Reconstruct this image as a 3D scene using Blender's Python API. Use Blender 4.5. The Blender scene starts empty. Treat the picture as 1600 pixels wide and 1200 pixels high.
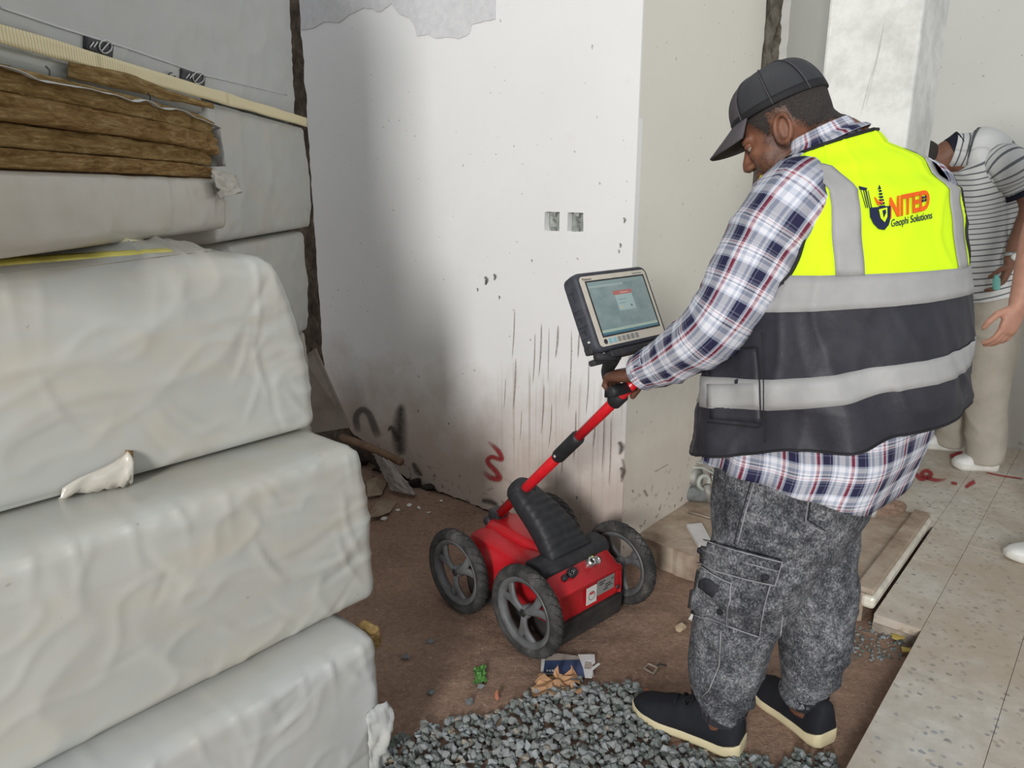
import bpy, bmesh, math, random
from mathutils import Vector, Matrix, noise
from mathutils.bvhtree import BVHTree
from mathutils.geometry import tessellate_polygon

# ------------------------------------------------------------------ camera, world, lights
S = bpy.context.scene
COL = S.collection
CAM_H, PITCH, FPX = 1.4, math.radians(14.8), 1150.0
cd = bpy.data.cameras.new('camera'); cam = bpy.data.objects.new('camera', cd); COL.objects.link(cam)
cam.location = (0, 0, CAM_H); cam.rotation_euler = (math.pi/2 - PITCH, 0, 0)
cd.sensor_width = 36; cd.lens = FPX/1600*36; cd.clip_start = .02
S.camera = cam
S.view_settings.view_transform = 'Standard'; S.view_settings.look = 'None'
S.view_settings.gamma = 1; S.view_settings.use_curve_mapping = False
S.view_settings.exposure = 0.1
W = bpy.data.worlds.new('daylight'); S.world = W; W.use_nodes = True
W.node_tree.nodes['Background'].inputs[0].default_value = (.93, .97, 1.0, 1)
W.node_tree.nodes['Background'].inputs[1].default_value = .47

def area_light(name, loc, target, sx, sy, power, color=(1, 1, 1)):
    l = bpy.data.lights.new(name, 'AREA'); l.shape = 'RECTANGLE'; l.size = sx; l.size_y = sy
    l.energy = power; l.color = color
    o = bpy.data.objects.new(name, l); COL.objects.link(o); o.location = loc
    o.rotation_euler = (Vector(target)-Vector(loc)).to_track_quat('-Z', 'Y').to_euler()
    return o
area_light('doorway_daylight', (-2.0, -5.2, 2.75), (0, 3.0, 1.2), 1.0, 2.0, 440, (1, .985, .97))
area_light('right_rear_daylight', (3.6, -3.2, 2.9), (.6, 2.4, .6), 2.6, 1.8, 36, (.95, .98, 1))  # unseen broad source behind the camera, right side, much weaker than the doorway

# ------------------------------------------------------------------ pixel helpers (1600x1200 frame)
EYE = Vector((0, 0, CAM_H)); CP, SP = math.cos(PITCH), math.sin(PITCH)
def ray(x, y):
    u = (x-800)/FPX; v = (600-y)/FPX
    return Vector((u, CP+v*SP, -SP+v*CP))
def gz(x, y, z=0.0):
    d = ray(x, y); return EYE + d*((z-CAM_H)/d.z)
def gy(x, y, Y):
    d = ray(x, y); return EYE + d*(Y/d.y)
def gplane(x, y, o, n):
    d = ray(x, y); return EYE + d*((o-EYE).dot(n)/d.dot(n))

# building axes: U runs away to the right (long side of bales, wall B), Wd runs away to the left (wall A)
U = Vector((.65, .76, 0)).normalized(); Wd = Vector((-U.y, U.x, 0)); Z = Vector((0, 0, 1))
O = Vector((.41, 2.53, 0))                       # foot of the convex wall corner

# ------------------------------------------------------------------ geometry collector
def V(*a): return Vector(a)
def frame_from(axis, hint=Z):
    a = axis.normalized()
    if abs(a.dot(hint)) > .97: hint = Vector((1, 0, 0))
    s = a.cross(hint).normalized(); t = s.cross(a).normalized()
    return s, t
class G:
    def __init__(self): self.v = []; self.f = []; self.uv = {}; self.mi = []
    def add(self, vs, fs, uvs=None):
        b = len(self.v); self.v += [Vector(p) for p in vs]
        for f in fs: self.f.append(tuple(i+b for i in f))
        if uvs:
            for i, q in enumerate(uvs): self.uv[b+i] = q
        return self
    def box(self, c, ax, ay, az):                 # half axes
        c = Vector(c); ax = Vector(ax); ay = Vector(ay); az = Vector(az)
        vs = [c+ax*i+ay*j+az*k for k in (-1, 1) for j in (-1, 1) for i in (-1, 1)]
        fs = [(0, 2, 3, 1), (4, 5, 7, 6), (0, 1, 5, 4), (2, 6, 7, 3), (0, 4, 6, 2), (1, 3, 7, 5)]
        if ax.cross(ay).dot(az) < 0: fs = [tuple(reversed(f)) for f in fs]
        return self.add(vs, fs)
    def loft(self, rings, cap0=True, cap1=True, closed=True, uvs=None):
        n = len(rings[0]); vs = [p for r in rings for p in r]; fs = []
        m = n if closed else n-1
        for i in range(len(rings)-1):
            for j in range(m):
                k = (j+1) % n
                fs.append((i*n+j, i*n+k, (i+1)*n+k, (i+1)*n+j))
        if cap0: fs.append(tuple(reversed(range(n))))
        if cap1: fs.append(tuple((len(rings)-1)*n+j for j in range(n)))
        return self.add(vs, fs, uvs)
    def tube(self, pts, r, n=10, hint=Z, cap=True, flat=1.0):
        pts = [Vector(p) for p in pts]
        rs = r if isinstance(r, (list, tuple)) else [r]*len(pts)
        rings = []; s0 = None
        for i, p in enumerate(pts):
            d = (pts[min(i+1, len(pts)-1)]-pts[max(i-1, 0)])
            if d.length < 1e-9: d = Vector((0, 0, 1))
            d.normalize()
            if s0 is None: s, t = frame_from(d, hint)
            else:
                s = s0-d*s0.dot(d)
                s = s.normalized() if s.length > 1e-6 else frame_from(d, hint)[0]
                t = s.cross(d).normalized()
            s0 = s
            rings.append([p+s*(rs[i]*math.cos(a))+t*(rs[i]*flat*math.sin(a)) for a in [2*math.pi*k/n for k in range(n)]])
        if (rings[0][1]-rings[0][0]).length and len(rings) > 1:
            nrm = (rings[0][1]-rings[0][0]).cross(rings[1][0]-rings[0][0])
            if nrm.dot(rings[0][0]-pts[0]) < 0: rings = [list(reversed(q)) for q in rings]
        return self.loft(rings, cap, cap)
    def lathe(self, prof, c, axis, n=24, hint=Z):  # prof [(r,h)] closed along list ends on the axis or open
        c = Vector(c); a = Vector(axis).normalized(); s, t = frame_from(a, hint)
        rings = [[c+a*h+(s*math.cos(q)+t*math.sin(q))*max(r, 1e-5) for q in [2*math.pi*k/n for k in range(n)]] for r, h in prof]
        return self.loft(rings, False, False)
    def ring_lathe(self, prof, c, axis, n=32, hint=Z):  # closed profile -> torus-like
        return self.lathe(list(prof)+[prof[0]], c, axis, n, hint)
    def ell(self, c, ax, ay, az, nu=20, nv=12):
        c = Vector(c); ax = Vector(ax); ay = Vector(ay); az = Vector(az)
        rings = []
        for i in range(nv+1):
            th = math.pi*i/nv; th = min(max(th, .02), math.pi-.02)
            rings.append([c+ax*(math.sin(th)*math.cos(q))+ay*(math.sin(th)*math.sin(q))-az*math.cos(th) for q in [2*math.pi*k/nu for k in range(nu)]])
        return self.loft(rings, True, True)
    def prism(self, poly, o, ex, ey, ez, h):       # 2D polygon extruded along ez by h
        o = Vector(o); n = len(poly)
        a = [o+ex*p[0]+ey*p[1] for p in poly]; b = [p+ez*h for p in a]
        tri = tessellate_polygon([[Vector((p[0], p[1], 0)) for p in poly]])
        ar = sum(poly[i][0]*poly[(i+1) % n][1]-poly[(i+1) % n][0]*poly[i][1] for i in range(n))
        fs = []
        for t in tri:
            q = [poly[i] for i in t]
            s = (q[1][0]-q[0][0])*(q[2][1]-q[0][1])-(q[2][0]-q[0][0])*(q[1][1]-q[0][1])
            if s < 0: t = (t[0], t[2], t[1])
            fs.append((t[2], t[1], t[0])); fs.append(tuple(i+n for i in t))
        for i in range(n):
            j = (i+1) % n
            fs.append((i, j, n+j, n+i) if ar > 0 else (j, i, n+i, n+j))
        return self.add(a+b, fs)
    def grid(self, fn, nu, nv, uvs=False, flip=False):
        vs = [fn(i/nu, j/nv) for j in range(nv+1) for i in range(nu+1)]
        fs = [(j*(nu+1)+i, j*(nu+1)+i+1, (j+1)*(nu+1)+i+1, (j+1)*(nu+1)+i) for j in range(nv) for i in range(nu)]
        if flip: fs = [tuple(reversed(f)) for f in fs]
        return self.add(vs, fs, [(i/nu, j/nv) for j in range(nv+1) for i in range(nu+1)] if uvs else None)

def mk(name, g, mat, parent=None, smooth=True, bevel=0, solid=0, sub=0):
    org = ROOT(parent)
    me = bpy.data.meshes.new(name); me.from_pydata([tuple(p-org) for p in g.v], [], g.f); me.validate()
    if g.uv:
        l = me.uv_layers.new(name='UVMap')
        for lp in me.loops: l.data[lp.index].uv = g.uv.get(lp.vertex_index, (0, 0))
    if mat: me.materials.append(mat)
    o = bpy.data.objects.new(name, me); COL.objects.link(o)
    if parent: o.parent = parent
    if smooth:
        for p in me.polygons: p.use_smooth = True
    if solid:
        m = o.modifiers.new('Solidify', 'SOLIDIFY'); m.thickness = solid; m.offset = -1
    if bevel:
        m = o.modifiers.new('Bevel', 'BEVEL'); m.width = bevel; m.segments = 2; m.limit_method = 'ANGLE'; m.angle_limit = .6
        m.harden_normals = False
    if sub:
        m = o.modifiers.new('Subdivision', 'SUBSURF'); m.levels = sub; m.render_levels = sub
    return o
def ROOT(o):
    p = Vector((0, 0, 0))
    while o is not None: p = p+Vector(o.location); o = o.parent
    return p
def tag(o, label, cat, group=None, kind=None):
    o['label'] = label; o['category'] = cat
    if group: o['group'] = group
    if kind: o['kind'] = kind
    return o
def struct(o, label=None):
    o['kind'] = 'structure'
    if label: o['label'] = label
    return o
def thing(name, loc, label, cat, group=None):
    o = bpy.data.objects.new(name, None); COL.objects.link(o); o.location = loc; o.empty_display_size = .1
    return tag(o, label, cat, group)
def fbm(p, o=3):
    s = 0; a = 1
    for _ in range(o): s += a*noise.noise(p); p = p*2.03+Vector((3.1, 1.7, 9.2)); a *= .5
    return s
def remesh(g, voxel, smooth_it=4, fac=.5):
    me = bpy.data.meshes.new('tmp'); me.from_pydata([tuple(p) for p in g.v], [], g.f)
    o = bpy.data.objects.new('tmp', me); COL.objects.link(o)
    m = o.modifiers.new('R', 'REMESH'); m.mode = 'VOXEL'; m.voxel_size = voxel; m.use_smooth_shade = True
    if smooth_it:
        s = o.modifiers.new('S', 'SMOOTH'); s.factor = fac; s.iterations = smooth_it
    dg = bpy.context.evaluated_depsgraph_get()
    r = bpy.data.meshes.new_from_object(o.evaluated_get(dg))
    out = G(); out.v = [v.co.copy() for v in r.vertices]; out.f = [tuple(p.vertices) for p in r.polygons]
    bpy.data.objects.remove(o); bpy.data.meshes.remove(me); bpy.data.meshes.remove(r)
    return out
def gnormals(g):
    n = [Vector((0, 0, 0)) for _ in g.v]
    for f in g.f:
        a, b, c = g.v[f[0]], g.v[f[1]], g.v[f[2]]
        k = (b-a).cross(c-a)
        if len(f) == 4: k = (g.v[f[2]]-g.v[f[0]]).cross(g.v[f[3]]-g.v[f[1]])
        for i in f: n[i] += k
    return [k.normalized() if k.length > 1e-12 else Vector((0, 0, 1)) for k in n]
def displace(g, fn):
    n = gnormals(g); g.v = [p+k*fn(p) for p, k in zip(g.v, n)]
    return g
class Surf:                                       # a built surface that marks can be laid on
    def __init__(self, g): self.t = BVHTree.FromPolygons([tuple(p) for p in g.v], g.f)
    def at(self, x, y, off=.002):
        d = ray(x, y).normalized(); h = self.t.ray_cast(EYE, d)
        if h[0] is None: return None
        n = h[1]
        if n.dot(d) > 0: n = -n
        return h[0]+n*off
    def near(self, p, off=.002):
        h = self.t.find_nearest(p)
        n = h[1]
        if n.dot(p-h[0]) < 0: n = n
        return h[0]+n*off
def patch(surf, quad, nu=8, nv=8, off=.006, back=-.002, puff=0.0, edge=None):
    # closed slab lying on a surface; quad = TL,TR,BR,BL picture points
    TL, TR, BR, BL = [Vector((q[0], q[1])) for q in quad]
    g = G(); top = []; bot = []; last = None
    for j in range(nv+1):
        for i in range(nu+1):
            a = i/nu; b = j/nv
            p = (TL*(1-a)+TR*a)*(1-b)+(BL*(1-a)+BR*a)*b
            o_ = off+puff*math.sin(math.pi*a)*math.sin(math.pi*b)
            q = surf.at(p.x, p.y, o_); r = surf.at(p.x, p.y, back)
            if q is None: q, r = last if last else (gy(p.x, p.y, 1.6), gy(p.x, p.y, 1.6))
            last = (q, r); top.append(q); bot.append(r)
    n = len(top); fs = []
    idx = lambda i, j: j*(nu+1)+i
    for j in range(nv):
        for i in range(nu):
            fs.append((idx(i, j), idx(i, j+1), idx(i+1, j+1), idx(i+1, j)))
            fs.append((n+idx(i, j), n+idx(i+1, j), n+idx(i+1, j+1), n+idx(i, j+1)))
    rim = [idx(i, 0) for i in range(nu)]+[idx(nu, j) for j in range(nv)]+[idx(i, nv) for i in range(nu, 0, -1)]+[idx(0, j) for j in range(nv, 0, -1)]
    for k in range(len(rim)):
        a, b = rim[k], rim[(k+1) % len(rim)]
        fs.append((a, b, n+b, n+a))
    return g.add(top+bot, fs)
def seam(surf, pts, r, off=.002, n=6, step=6):
    out = []
    for i in range(len(pts)-1):
        a = Vector(pts[i]); b = Vector(pts[i+1]); m = max(1, int((b-a).length/step))
        for k in range(m+(i == len(pts)-2)):
            q = a.lerp(b, k/m); h = surf.at(q.x, q.y, off)
            if h is not None and (not out or (h-out[-1]).length < .12): out.append(h)
    return G().tube(out, r, n) if len(out) > 1 else G()
def smooth_path(pts, n=8):                        # catmull-rom
    P = [Vector(p) for p in pts]; out = []
    for i in range(len(P)-1):
        a = P[max(i-1, 0)]; b = P[i]; c = P[i+1]; d = P[min(i+2, len(P)-1)]
        for k in range(n):
            t = k/n
            out.append(.5*((2*b)+(c-a)*t+(2*a-5*b+4*c-d)*t*t+(3*b-a-3*c+d)*t**3))
    out.append(P[-1]); return out
def lerp_tab(tab, x):
    if x <= tab[0][0]: return tab[0][1]
    for (a, p), (b, q) in zip(tab, tab[1:]):
        if x <= b:
            t = (x-a)/(b-a); t = t*t*(3-2*t)*.5+t*.5
            if isinstance(p, (int, float)): return p+(q-p)*t
            return tuple(i+(j-i)*t for i, j in zip(p, q))
    return tab[-1][1]
def text_polys(s, size, bold=0.0):
    cu = bpy.data.curves.new('txt', 'FONT'); cu.body = s; cu.size = size; cu.offset = bold; cu.resolution_u = 3
    o = bpy.data.objects.new('txt', cu); COL.objects.link(o)
    dg = bpy.context.evaluated_depsgraph_get()
    me = bpy.data.meshes.new_from_object(o.evaluated_get(dg))
    vs = [(v.co.x, v.co.y) for v in me.vertices]; fs = [tuple(p.vertices) for p in me.polygons]
    bpy.data.objects.remove(o); bpy.data.curves.remove(cu); bpy.data.meshes.remove(me)
    return vs, fs

# ------------------------------------------------------------------ materials
def newmat(name):
    m = bpy.data.materials.new(name); m.use_nodes = True
    return m, m.node_tree, m.node_tree.nodes['Principled BSDF']
def nd(t, typ, **k):
    n = t.nodes.new(typ)
    for a, b in k.items(): setattr(n, a, b)
    return n
def coord(t, kind='Object', scale=(1, 1, 1)):
    c = nd(t, 'ShaderNodeTexCoord'); m = nd(t, 'ShaderNodeMapping'); m.inputs['Scale'].default_value = scale
    t.links.new(c.outputs[kind], m.inputs['Vector']); return m.outputs[0]
def noise_n(t, vec, scale, detail=4, rough=.55, dist=0):
    n = nd(t, 'ShaderNodeTexNoise'); n.inputs['Scale'].default_value = scale; n.inputs['Detail'].default_value = detail
    n.inputs['Roughness'].default_value = rough; n.inputs['Distortion'].default_value = dist
    t.links.new(vec, n.inputs['Vector']); return n.outputs['Fac']
def ramp(t, fac, stops, interp='LINEAR'):
    r = nd(t, 'ShaderNodeValToRGB'); r.color_ramp.interpolation = interp
    while len(r.color_ramp.elements) < len(stops): r.color_ramp.elements.new(.5)
    for e, (p, c) in zip(r.color_ramp.elements, stops):
        e.position = p; e.color = (c if hasattr(c, '__len__') else (c, c, c))[:3]+(1,) if hasattr(c, '__len__') else (c, c, c, 1)
    t.links.new(fac, r.inputs[0]); return r.outputs[0]
def mix(t, fac, a, b, mode='MIX'):
    n = nd(t, 'ShaderNodeMix', data_type='RGBA', blend_type=mode)
    for s, x in ((n.inputs[0], fac), (n.inputs[6], a), (n.inputs[7], b)):
        if hasattr(x, 'links'): t.links.new(x, s)
        elif hasattr(x, '__len__'): s.default_value = tuple(x)[:3]+(1,)
        else: s.default_value = x
    return n.outputs[2]
def math_n(t, op, a, b=None, c=None):
    n = nd(t, 'ShaderNodeMath', operation=op)
    for s, x in zip(n.inputs, (a, b, c)):
        if x is None: continue
        if hasattr(x, 'links'): t.links.new(x, s)
        else: s.default_value = x
    return n.outputs[0]
def bump(t, b, h, strength=.3, dist=.01):
    n = nd(t, 'ShaderNodeBump'); n.inputs['Strength'].default_value = strength; n.inputs['Distance'].default_value = dist
    t.links.new(h, n.inputs['Height']); t.links.new(n.outputs[0], b.inputs['Normal'])
def simple(name, col, rough=.6, metal=0, spec=.5, var=.12, scale=30, bmp=.1, bscale=None, bdist=.002, stops=(.3, .7), emis=0, kind='Object'):
    m, t, b = newmat(name); v = coord(t, kind)
    f = noise_n(t, v, scale, 5)
    lo = tuple(max(0, c*(1-var)) for c in col); hi = tuple(min(1, c*(1+var)) for c in col)
    t.links.new(ramp(t, f, [(stops[0], lo), (stops[1], hi)]), b.inputs['Base Color'])
    b.inputs['Roughness'].default_value = rough; b.inputs['Metallic'].default_value = metal
    b.inputs['Specular IOR Level'].default_value = spec
    if bmp: bump(t, b, noise_n(t, v, bscale or scale*3, 4), bmp, bdist)
    if emis:
        b.inputs['Emission Color'].default_value = tuple(col)+(1,); b.inputs['Emission Strength'].default_value = emis
    return m
# ------------------------------------------------------------------ setting: materials
def geo_pos(t, scale=(1, 1, 1)):
    c = nd(t, 'ShaderNodeNewGeometry'); m = nd(t, 'ShaderNodeMapping'); m.inputs['Scale'].default_value = scale
    t.links.new(c.outputs['Position'], m.inputs['Vector']); return m.outputs[0]
def sep(t, v):
    s = nd(t, 'ShaderNodeSeparateXYZ'); t.links.new(v, s.inputs[0]); return s.outputs
def wall_mat(name, col, streak=False, dirt=.5):
    m, t, b = newmat(name); v = coord(t, 'UV')
    base = ramp(t, noise_n(t, v, 2.2, 4), [(.3, tuple(c*.955 for c in col)), (.7, col)])
    # hand-sized scuffs and stains
    sc = ramp(t, noise_n(t, v, 9, 6, .7), [(.60, 0), (.78, 1)])
    base = mix(t, math_n(t, 'MULTIPLY', sc, .16), base, (.55, .47, .40))
    dots = ramp(t, noise_n(t, v, 46, 2, .4), [(.735, 0), (.76, 1)])
    base = mix(t, math_n(t, 'MULTIPLY', dots, .55), base, (.22, .17, .13))
    s = sep(t, v)
    # splashed dirt, plus the dimmer light at the wall foot put into the colour
    zz = math_n(t, 'ADD', s[1], math_n(t, 'MULTIPLY', noise_n(t, v, 5, 5, .65), -.55))
    low = ramp(t, zz, [(0.0, 1), (.42, 0)])
    base = mix(t, math_n(t, 'MULTIPLY', low, dirt), base, (.44, .33, .26))
    spl = math_n(t, 'MULTIPLY', ramp(t, noise_n(t, v, 30, 3, .5), [(.60, 0), (.66, 1)]), ramp(t, s[1], [(.06, 1), (.28, 0)]))
    base = mix(t, math_n(t, 'MULTIPLY', spl, .7), base, (.10, .075, .06))
    if streak:
        sv = coord(t, 'UV', (60, 1.1, 1)); ln = ramp(t, noise_n(t, sv, 1.0, 3, .6), [(.52, 0), (.70, 1)])
        reg = math_n(t, 'MULTIPLY', ramp(t, s[0], [(.02, 1), (.50, 1), (.66, 0)]), ramp(t, math_n(t, 'ADD', s[1], math_n(t, 'MULTIPLY', noise_n(t, coord(t, 'UV', (40, 1, 1)), 1, 1), .12)), [(.16, .55), (.40, 1), (.74, .9), (.80, 0)]))
        base = mix(t, math_n(t, 'MULTIPLY', math_n(t, 'MULTIPLY', ln, reg), .72), base, (.36, .29, .24))
        base = mix(t, math_n(t, 'MULTIPLY', reg, .16), base, (.52, .45, .38))
    t.links.new(base, b.inputs['Base Color']); b.inputs['Roughness'].default_value = .62
    b.inputs['Specular IOR Level'].default_value = .3
    bump(t, b, noise_n(t, v, 26, 5, .6), .12, .006)
    return m
M = {}
M['wallA'] = wall_mat('white_plaster', (.84, .84, .83), True, .75)
M['wallB'] = wall_mat('cream_plaster', (.76, .74, .66), False, .45)
M['wallC'] = wall_mat('grey_plaster', (.66, .66, .62), False, .3)
def rough_mat(name, stops, scale=8, bmp=.8, bd=.02, rough=.95, pos=False):
    m, t, b = newmat(name); v = geo_pos(t) if pos else coord(t)
    t.links.new(ramp(t, noise_n(t, v, scale, 8, .68), stops), b.inputs['Base Color'])
    b.inputs['Roughness'].default_value = rough; b.inputs['Specular IOR Level'].default_value = .2
    bump(t, b, noise_n(t, v, scale*3, 8, .7), bmp, bd); return m
M['core'] = rough_mat('dark_broken_masonry', [(.3, (.035, .028, .022)), (.55, (.13, .10, .075)), (.75, (.26, .21, .16))], 14)
M['chase'] = rough_mat('chiselled_concrete', [(.32, (.06, .05, .04)), (.5, (.20, .175, .14)), (.7, (.36, .33, .28))], 16)
M['skim'] = rough_mat('grey_skim_coat', [(.3, (.60, .60, .61)), (.7, (.72, .72, .73))], 30, .35, .004)
M['column'] = rough_mat('trowelled_column_plaster', [(.35, (.62, .63, .60)), (.55, (.80, .81, .78)), (.7, (.86, .87, .84))], 7, .3, .006, .8)
M['slab'] = rough_mat('dusty_concrete_slab', [(.3, (.17, .12, .085)), (.5, (.36, .28, .21)), (.72, (.50, .43, .35))], 5, .5, .01)
M['marble'] = simple('worn_cream_marble', (.70, .66, .56), .25, 0, .6, .25, 12, .1)
def soil_mat():
    m, t, b = newmat('loose_brown_soil'); v = geo_pos(t)
    a = ramp(t, noise_n(t, v, 4, 6, .6), [(.3, (.20, .12, .085)), (.7, (.34, .225, .165))])
    c = ramp(t, noise_n(t, v, 60, 5, .7), [(.3, (.15, .095, .068)), (.7, (.42, .29, .215))])
    base = mix(t, .45, a, c)
    peb = ramp(t, noise_n(t, v, 130, 2, .4), [(.69, 0), (.72, 1)])
    base = mix(t, math_n(t, 'MULTIPLY', peb, .5), base, (.58, .50, .42))
    t.links.new(base, b.inputs['Base Color']); b.inputs['Roughness'].default_value = .96; b.inputs['Specular IOR Level'].default_value = .15
    h = math_n(t, 'ADD', noise_n(t, v, 30, 8, .7), math_n(t, 'MULTIPLY', noise_n(t, v, 160, 4, .6), .35))
    bump(t, b, h, .7, .012); return m
M['soil'] = soil_mat()
def terrazzo_mat():
    m, t, b = newmat('worn_terrazzo'); v = geo_pos(t)
    base = ramp(t, noise_n(t, v, 20, 5, .6), [(.3, (.50, .47, .41)), (.7, (.66, .63, .57))])
    vo = nd(t, 'ShaderNodeTexVoronoi'); vo.inputs['Scale'].default_value = 46
    ds = nd(t, 'ShaderNodeVectorMath', operation='ADD'); t.links.new(v, ds.inputs[0])
    nz = nd(t, 'ShaderNodeTexNoise'); nz.inputs['Scale'].default_value = 90; t.links.new(v, nz.inputs['Vector'])
    sc = nd(t, 'ShaderNodeVectorMath', operation='SCALE'); sc.inputs['Scale'].default_value = .012; t.links.new(nz.outputs['Color'], sc.inputs[0])
    t.links.new(sc.outputs[0], ds.inputs[1]); t.links.new(ds.outputs[0], vo.inputs['Vector'])
    rs = sep(t, vo.outputs['Color'])
    chip = math_n(t, 'MULTIPLY', ramp(t, vo.outputs['Distance'], [(.30, 1), (.36, 0)]), ramp(t, rs[0], [(.55, 0), (.57, 1)]))
    cc = ramp(t, rs[1], [(0, (.20, .20, .20)), (.5, (.34, .36, .38)), (1, (.42, .36, .27))])
    base = mix(t, math_n(t, 'MULTIPLY', chip, .85), base, cc)
    dust = ramp(t, noise_n(t, v, 2.3, 6, .62), [(.34, 0), (.60, 1)])
    base = mix(t, math_n(t, 'MULTIPLY', dust, .62), base, (.40, .30, .20))
    t.links.new(base, b.inputs['Base Color'])
    t.links.new(ramp(t, dust, [(0, .38), (1, .7)]), b.inputs['Roughness'])
    bump(t, b, noise_n(t, v, 60, 4), .06, .004); return m
M['terrazzo'] = terrazzo_mat()
def spray_mat(name, col, a=.95, soft=.35):
    m, t, b = newmat(name); v = coord(t, 'UV'); s = sep(t, v)
    d = math_n(t, 'ABSOLUTE', math_n(t, 'SUBTRACT', s[1], .5))
    e = ramp(t, d, [(max(.02, .5-soft), a), (.5, 0)])
    e = math_n(t, 'MULTIPLY', e, ramp(t, s[0], [(0, .1), (.14, 1), (.84, 1), (1, .1)]))
    t.links.new(math_n(t, 'MULTIPLY', e, ramp(t, noise_n(t, geo_pos(t), 80, 4, .6), [(.25, .55), (.5, 1)])), b.inputs['Alpha'])
    b.inputs['Base Color'].default_value = tuple(col)+(1,); b.inputs['Roughness'].default_value = .8
    return m
M['spray_red'] = spray_mat('red_spray_paint', (.38, .03, .035))
M['spray_grey'] = spray_mat('grey_spray_smear', (.16, .145, .135), .8, .3)
M['soot'] = spray_mat('dark_smudge', (.06, .05, .042), .75, .49)
M['drip'] = spray_mat('brown_drip', (.27, .21, .175), .6, .42)
M['galv'] = simple('galvanised_box', (.42, .45, .42), .45, .5, .5, .4, 30, .3)

# ------------------------------------------------------------------ setting: geometry
NA = -U                                           # wall A faces back to the left
def onA(x, y, off=0): return gplane(x, y, O+NA*off, NA)
def tz(p): return ((p-O).dot(Wd), p.z)
def onB(x, y, off=0): return gplane(x, y, O-Wd*off, -Wd)
def ribbon(pts, widths, plane, off=.0015, n=6):
    P = smooth_path([Vector((p[0], p[1], 0)) for p in pts], n)
    ws = widths if isinstance(widths, list) else [widths]*len(pts)
    g = G(); vs = []; uv = []; m = len(P)
    for i, p in enumerate(P):
        d = P[min(i+1, m-1)]-P[max(i-1, 0)]; d.normalize(); s = Vector((-d.y, d.x, 0))
        k = i/(m-1)*(len(ws)-1); a = int(min(k, len(ws)-2)) if len(ws) > 1 else 0
        w = ws[a]+(ws[min(a+1, len(ws)-1)]-ws[a])*(k-a)
        for q, e in ((-1, 0), (0, .5), (1, 1)):
            x = p+s*(w*.5*q); vs.append(plane(x.x, x.y, off)); uv.append((i/(m-1), e))
    fs = []
    for i in range(m-1):
        for j in range(2): fs.append((i*3+j, i*3+j+1, i*3+4+j, i*3+3+j))
    return g.add(vs, fs, uv)

# soil floor
def soil_h(x, y):
    p = Vector((x, y, 0)); r = p-O; u = r.dot(U); w = r.dot(Wd)
    h = .010*fbm(p*3.1, 4)+.006*fbm(p*11, 3)
    h += .05*max(0, 1-abs(u+.05)/.32)*(1 if w > .3 else max(0, w/.3))      # spoil banked against wall A
    return h
g = G()
X0, X1, Y0, Y1, st = -1.6, 1.9, .9, 4.3, .0175
g.grid(lambda a, b: Vector((X0+(X1-X0)*a, Y0+(Y1-Y0)*b, soil_h(X0+(X1-X0)*a, Y0+(Y1-Y0)*b))), int((X1-X0)/st), int((Y1-Y0)/st))
g.add([(-6, -7, -.03), (7, -7, -.03), (7, 8, -.03), (-6, 8, -.03)], [(0, 1, 2, 3)])
floor_soil = struct(mk('floor', g, M['soil']), 'brown soil ground of the dug-up floor')

# wall A: ragged plaster sheet with two socket holes in front of a dark core
HOLES = [((851, 331), (874, 361)), ((887, 332), (911, 362))]
HT = []
for a, b in HOLES:
    p, q = tz(onA(*a)), tz(onA(*b)); HT.append((min(p[0], q[0]), max(p[0], q[0]), min(p[1], q[1]), max(p[1], q[1])))
edge_px = [(960, 880), (880, 842), (786, 806), (720, 780), (640, 750), (600, 715), (555, 680), (530, 650), (512, 620)]
edge_tab = sorted((tz(onA(*e))[0], max(.0, tz(onA(*e))[1])) for e in edge_px)
TEND = tz(onA(505, 560))[0]
ts = sorted(set([TEND*i/110 for i in range(111)]+[x for h in HT for x in h[:2]]))
zs = sorted(set([.0+3.2*i/110 for i in range(111)]+[x for h in HT for x in h[2:]]))
g = G(); idx = {}
def av(i, j):
    if (i, j) not in idx:
        t_, z_ = ts[i], zs[j]
        e = lerp_tab(edge_tab, t_)+.012*fbm(Vector((t_*22, 3, 0)), 3)
        inh = any(h[0]-.012 <= t_ <= h[1]+.012 and h[2]-.012 <= z_ <= h[3]+.012 for h in HT)
        zz = max(z_, e) if z_ < .6 else z_
        tt = t_
        if i == len(ts)-1: tt = t_+.012*fbm(Vector((7, z_*14, 0)), 3)
        if inh: tt += .003*noise.noise(Vector((t_*300, z_*300, 1))); zz += .003*noise.noise(Vector((t_*300, z_*300, 5)))
        off = .002*noise.noise(Vector((t_*2, z_*2, 4)))
        g.v.append(O+Wd*tt+Z*zz+NA*off); g.uv[len(g.v)-1] = (tt, zz); idx[i, j] = len(g.v)-1
    return idx[i, j]
for i in range(len(ts)-1):
    for j in range(len(zs)-1):
        tc, zc = (ts[i]+ts[i+1])/2, (zs[j]+zs[j+1])/2
        if any(h[0] < tc < h[1] and h[2] < zc < h[3] for h in HT): continue
        if zs[j+1] <= lerp_tab(edge_tab, tc): continue
        g.f.append((av(i, j), av(i, j+1), av(i+1, j+1), av(i+1, j)))
wallA = struct(mk('wall_left', g, M['wallA'], None, False), 'white plastered wall with stained foot behind the cart')
m_ = wallA.modifiers.new('Solidify', 'SOLIDIFY'); m_.thickness = .028; m_.offset = -1
g = G()                                           # core behind the plaster, running on to the left
def core_fn(a, b):
    t_ = .004+2.9*a; z_ = -.1+3.3*b
    k = 0 if t_ < TEND-.02 else .10
    return O+Wd*t_+Z*z_-NA*(.032+k+.02*abs(fbm(Vector((t_*9, z_*9, 2)), 3)))
g.grid(core_fn, 120, 90)
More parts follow.
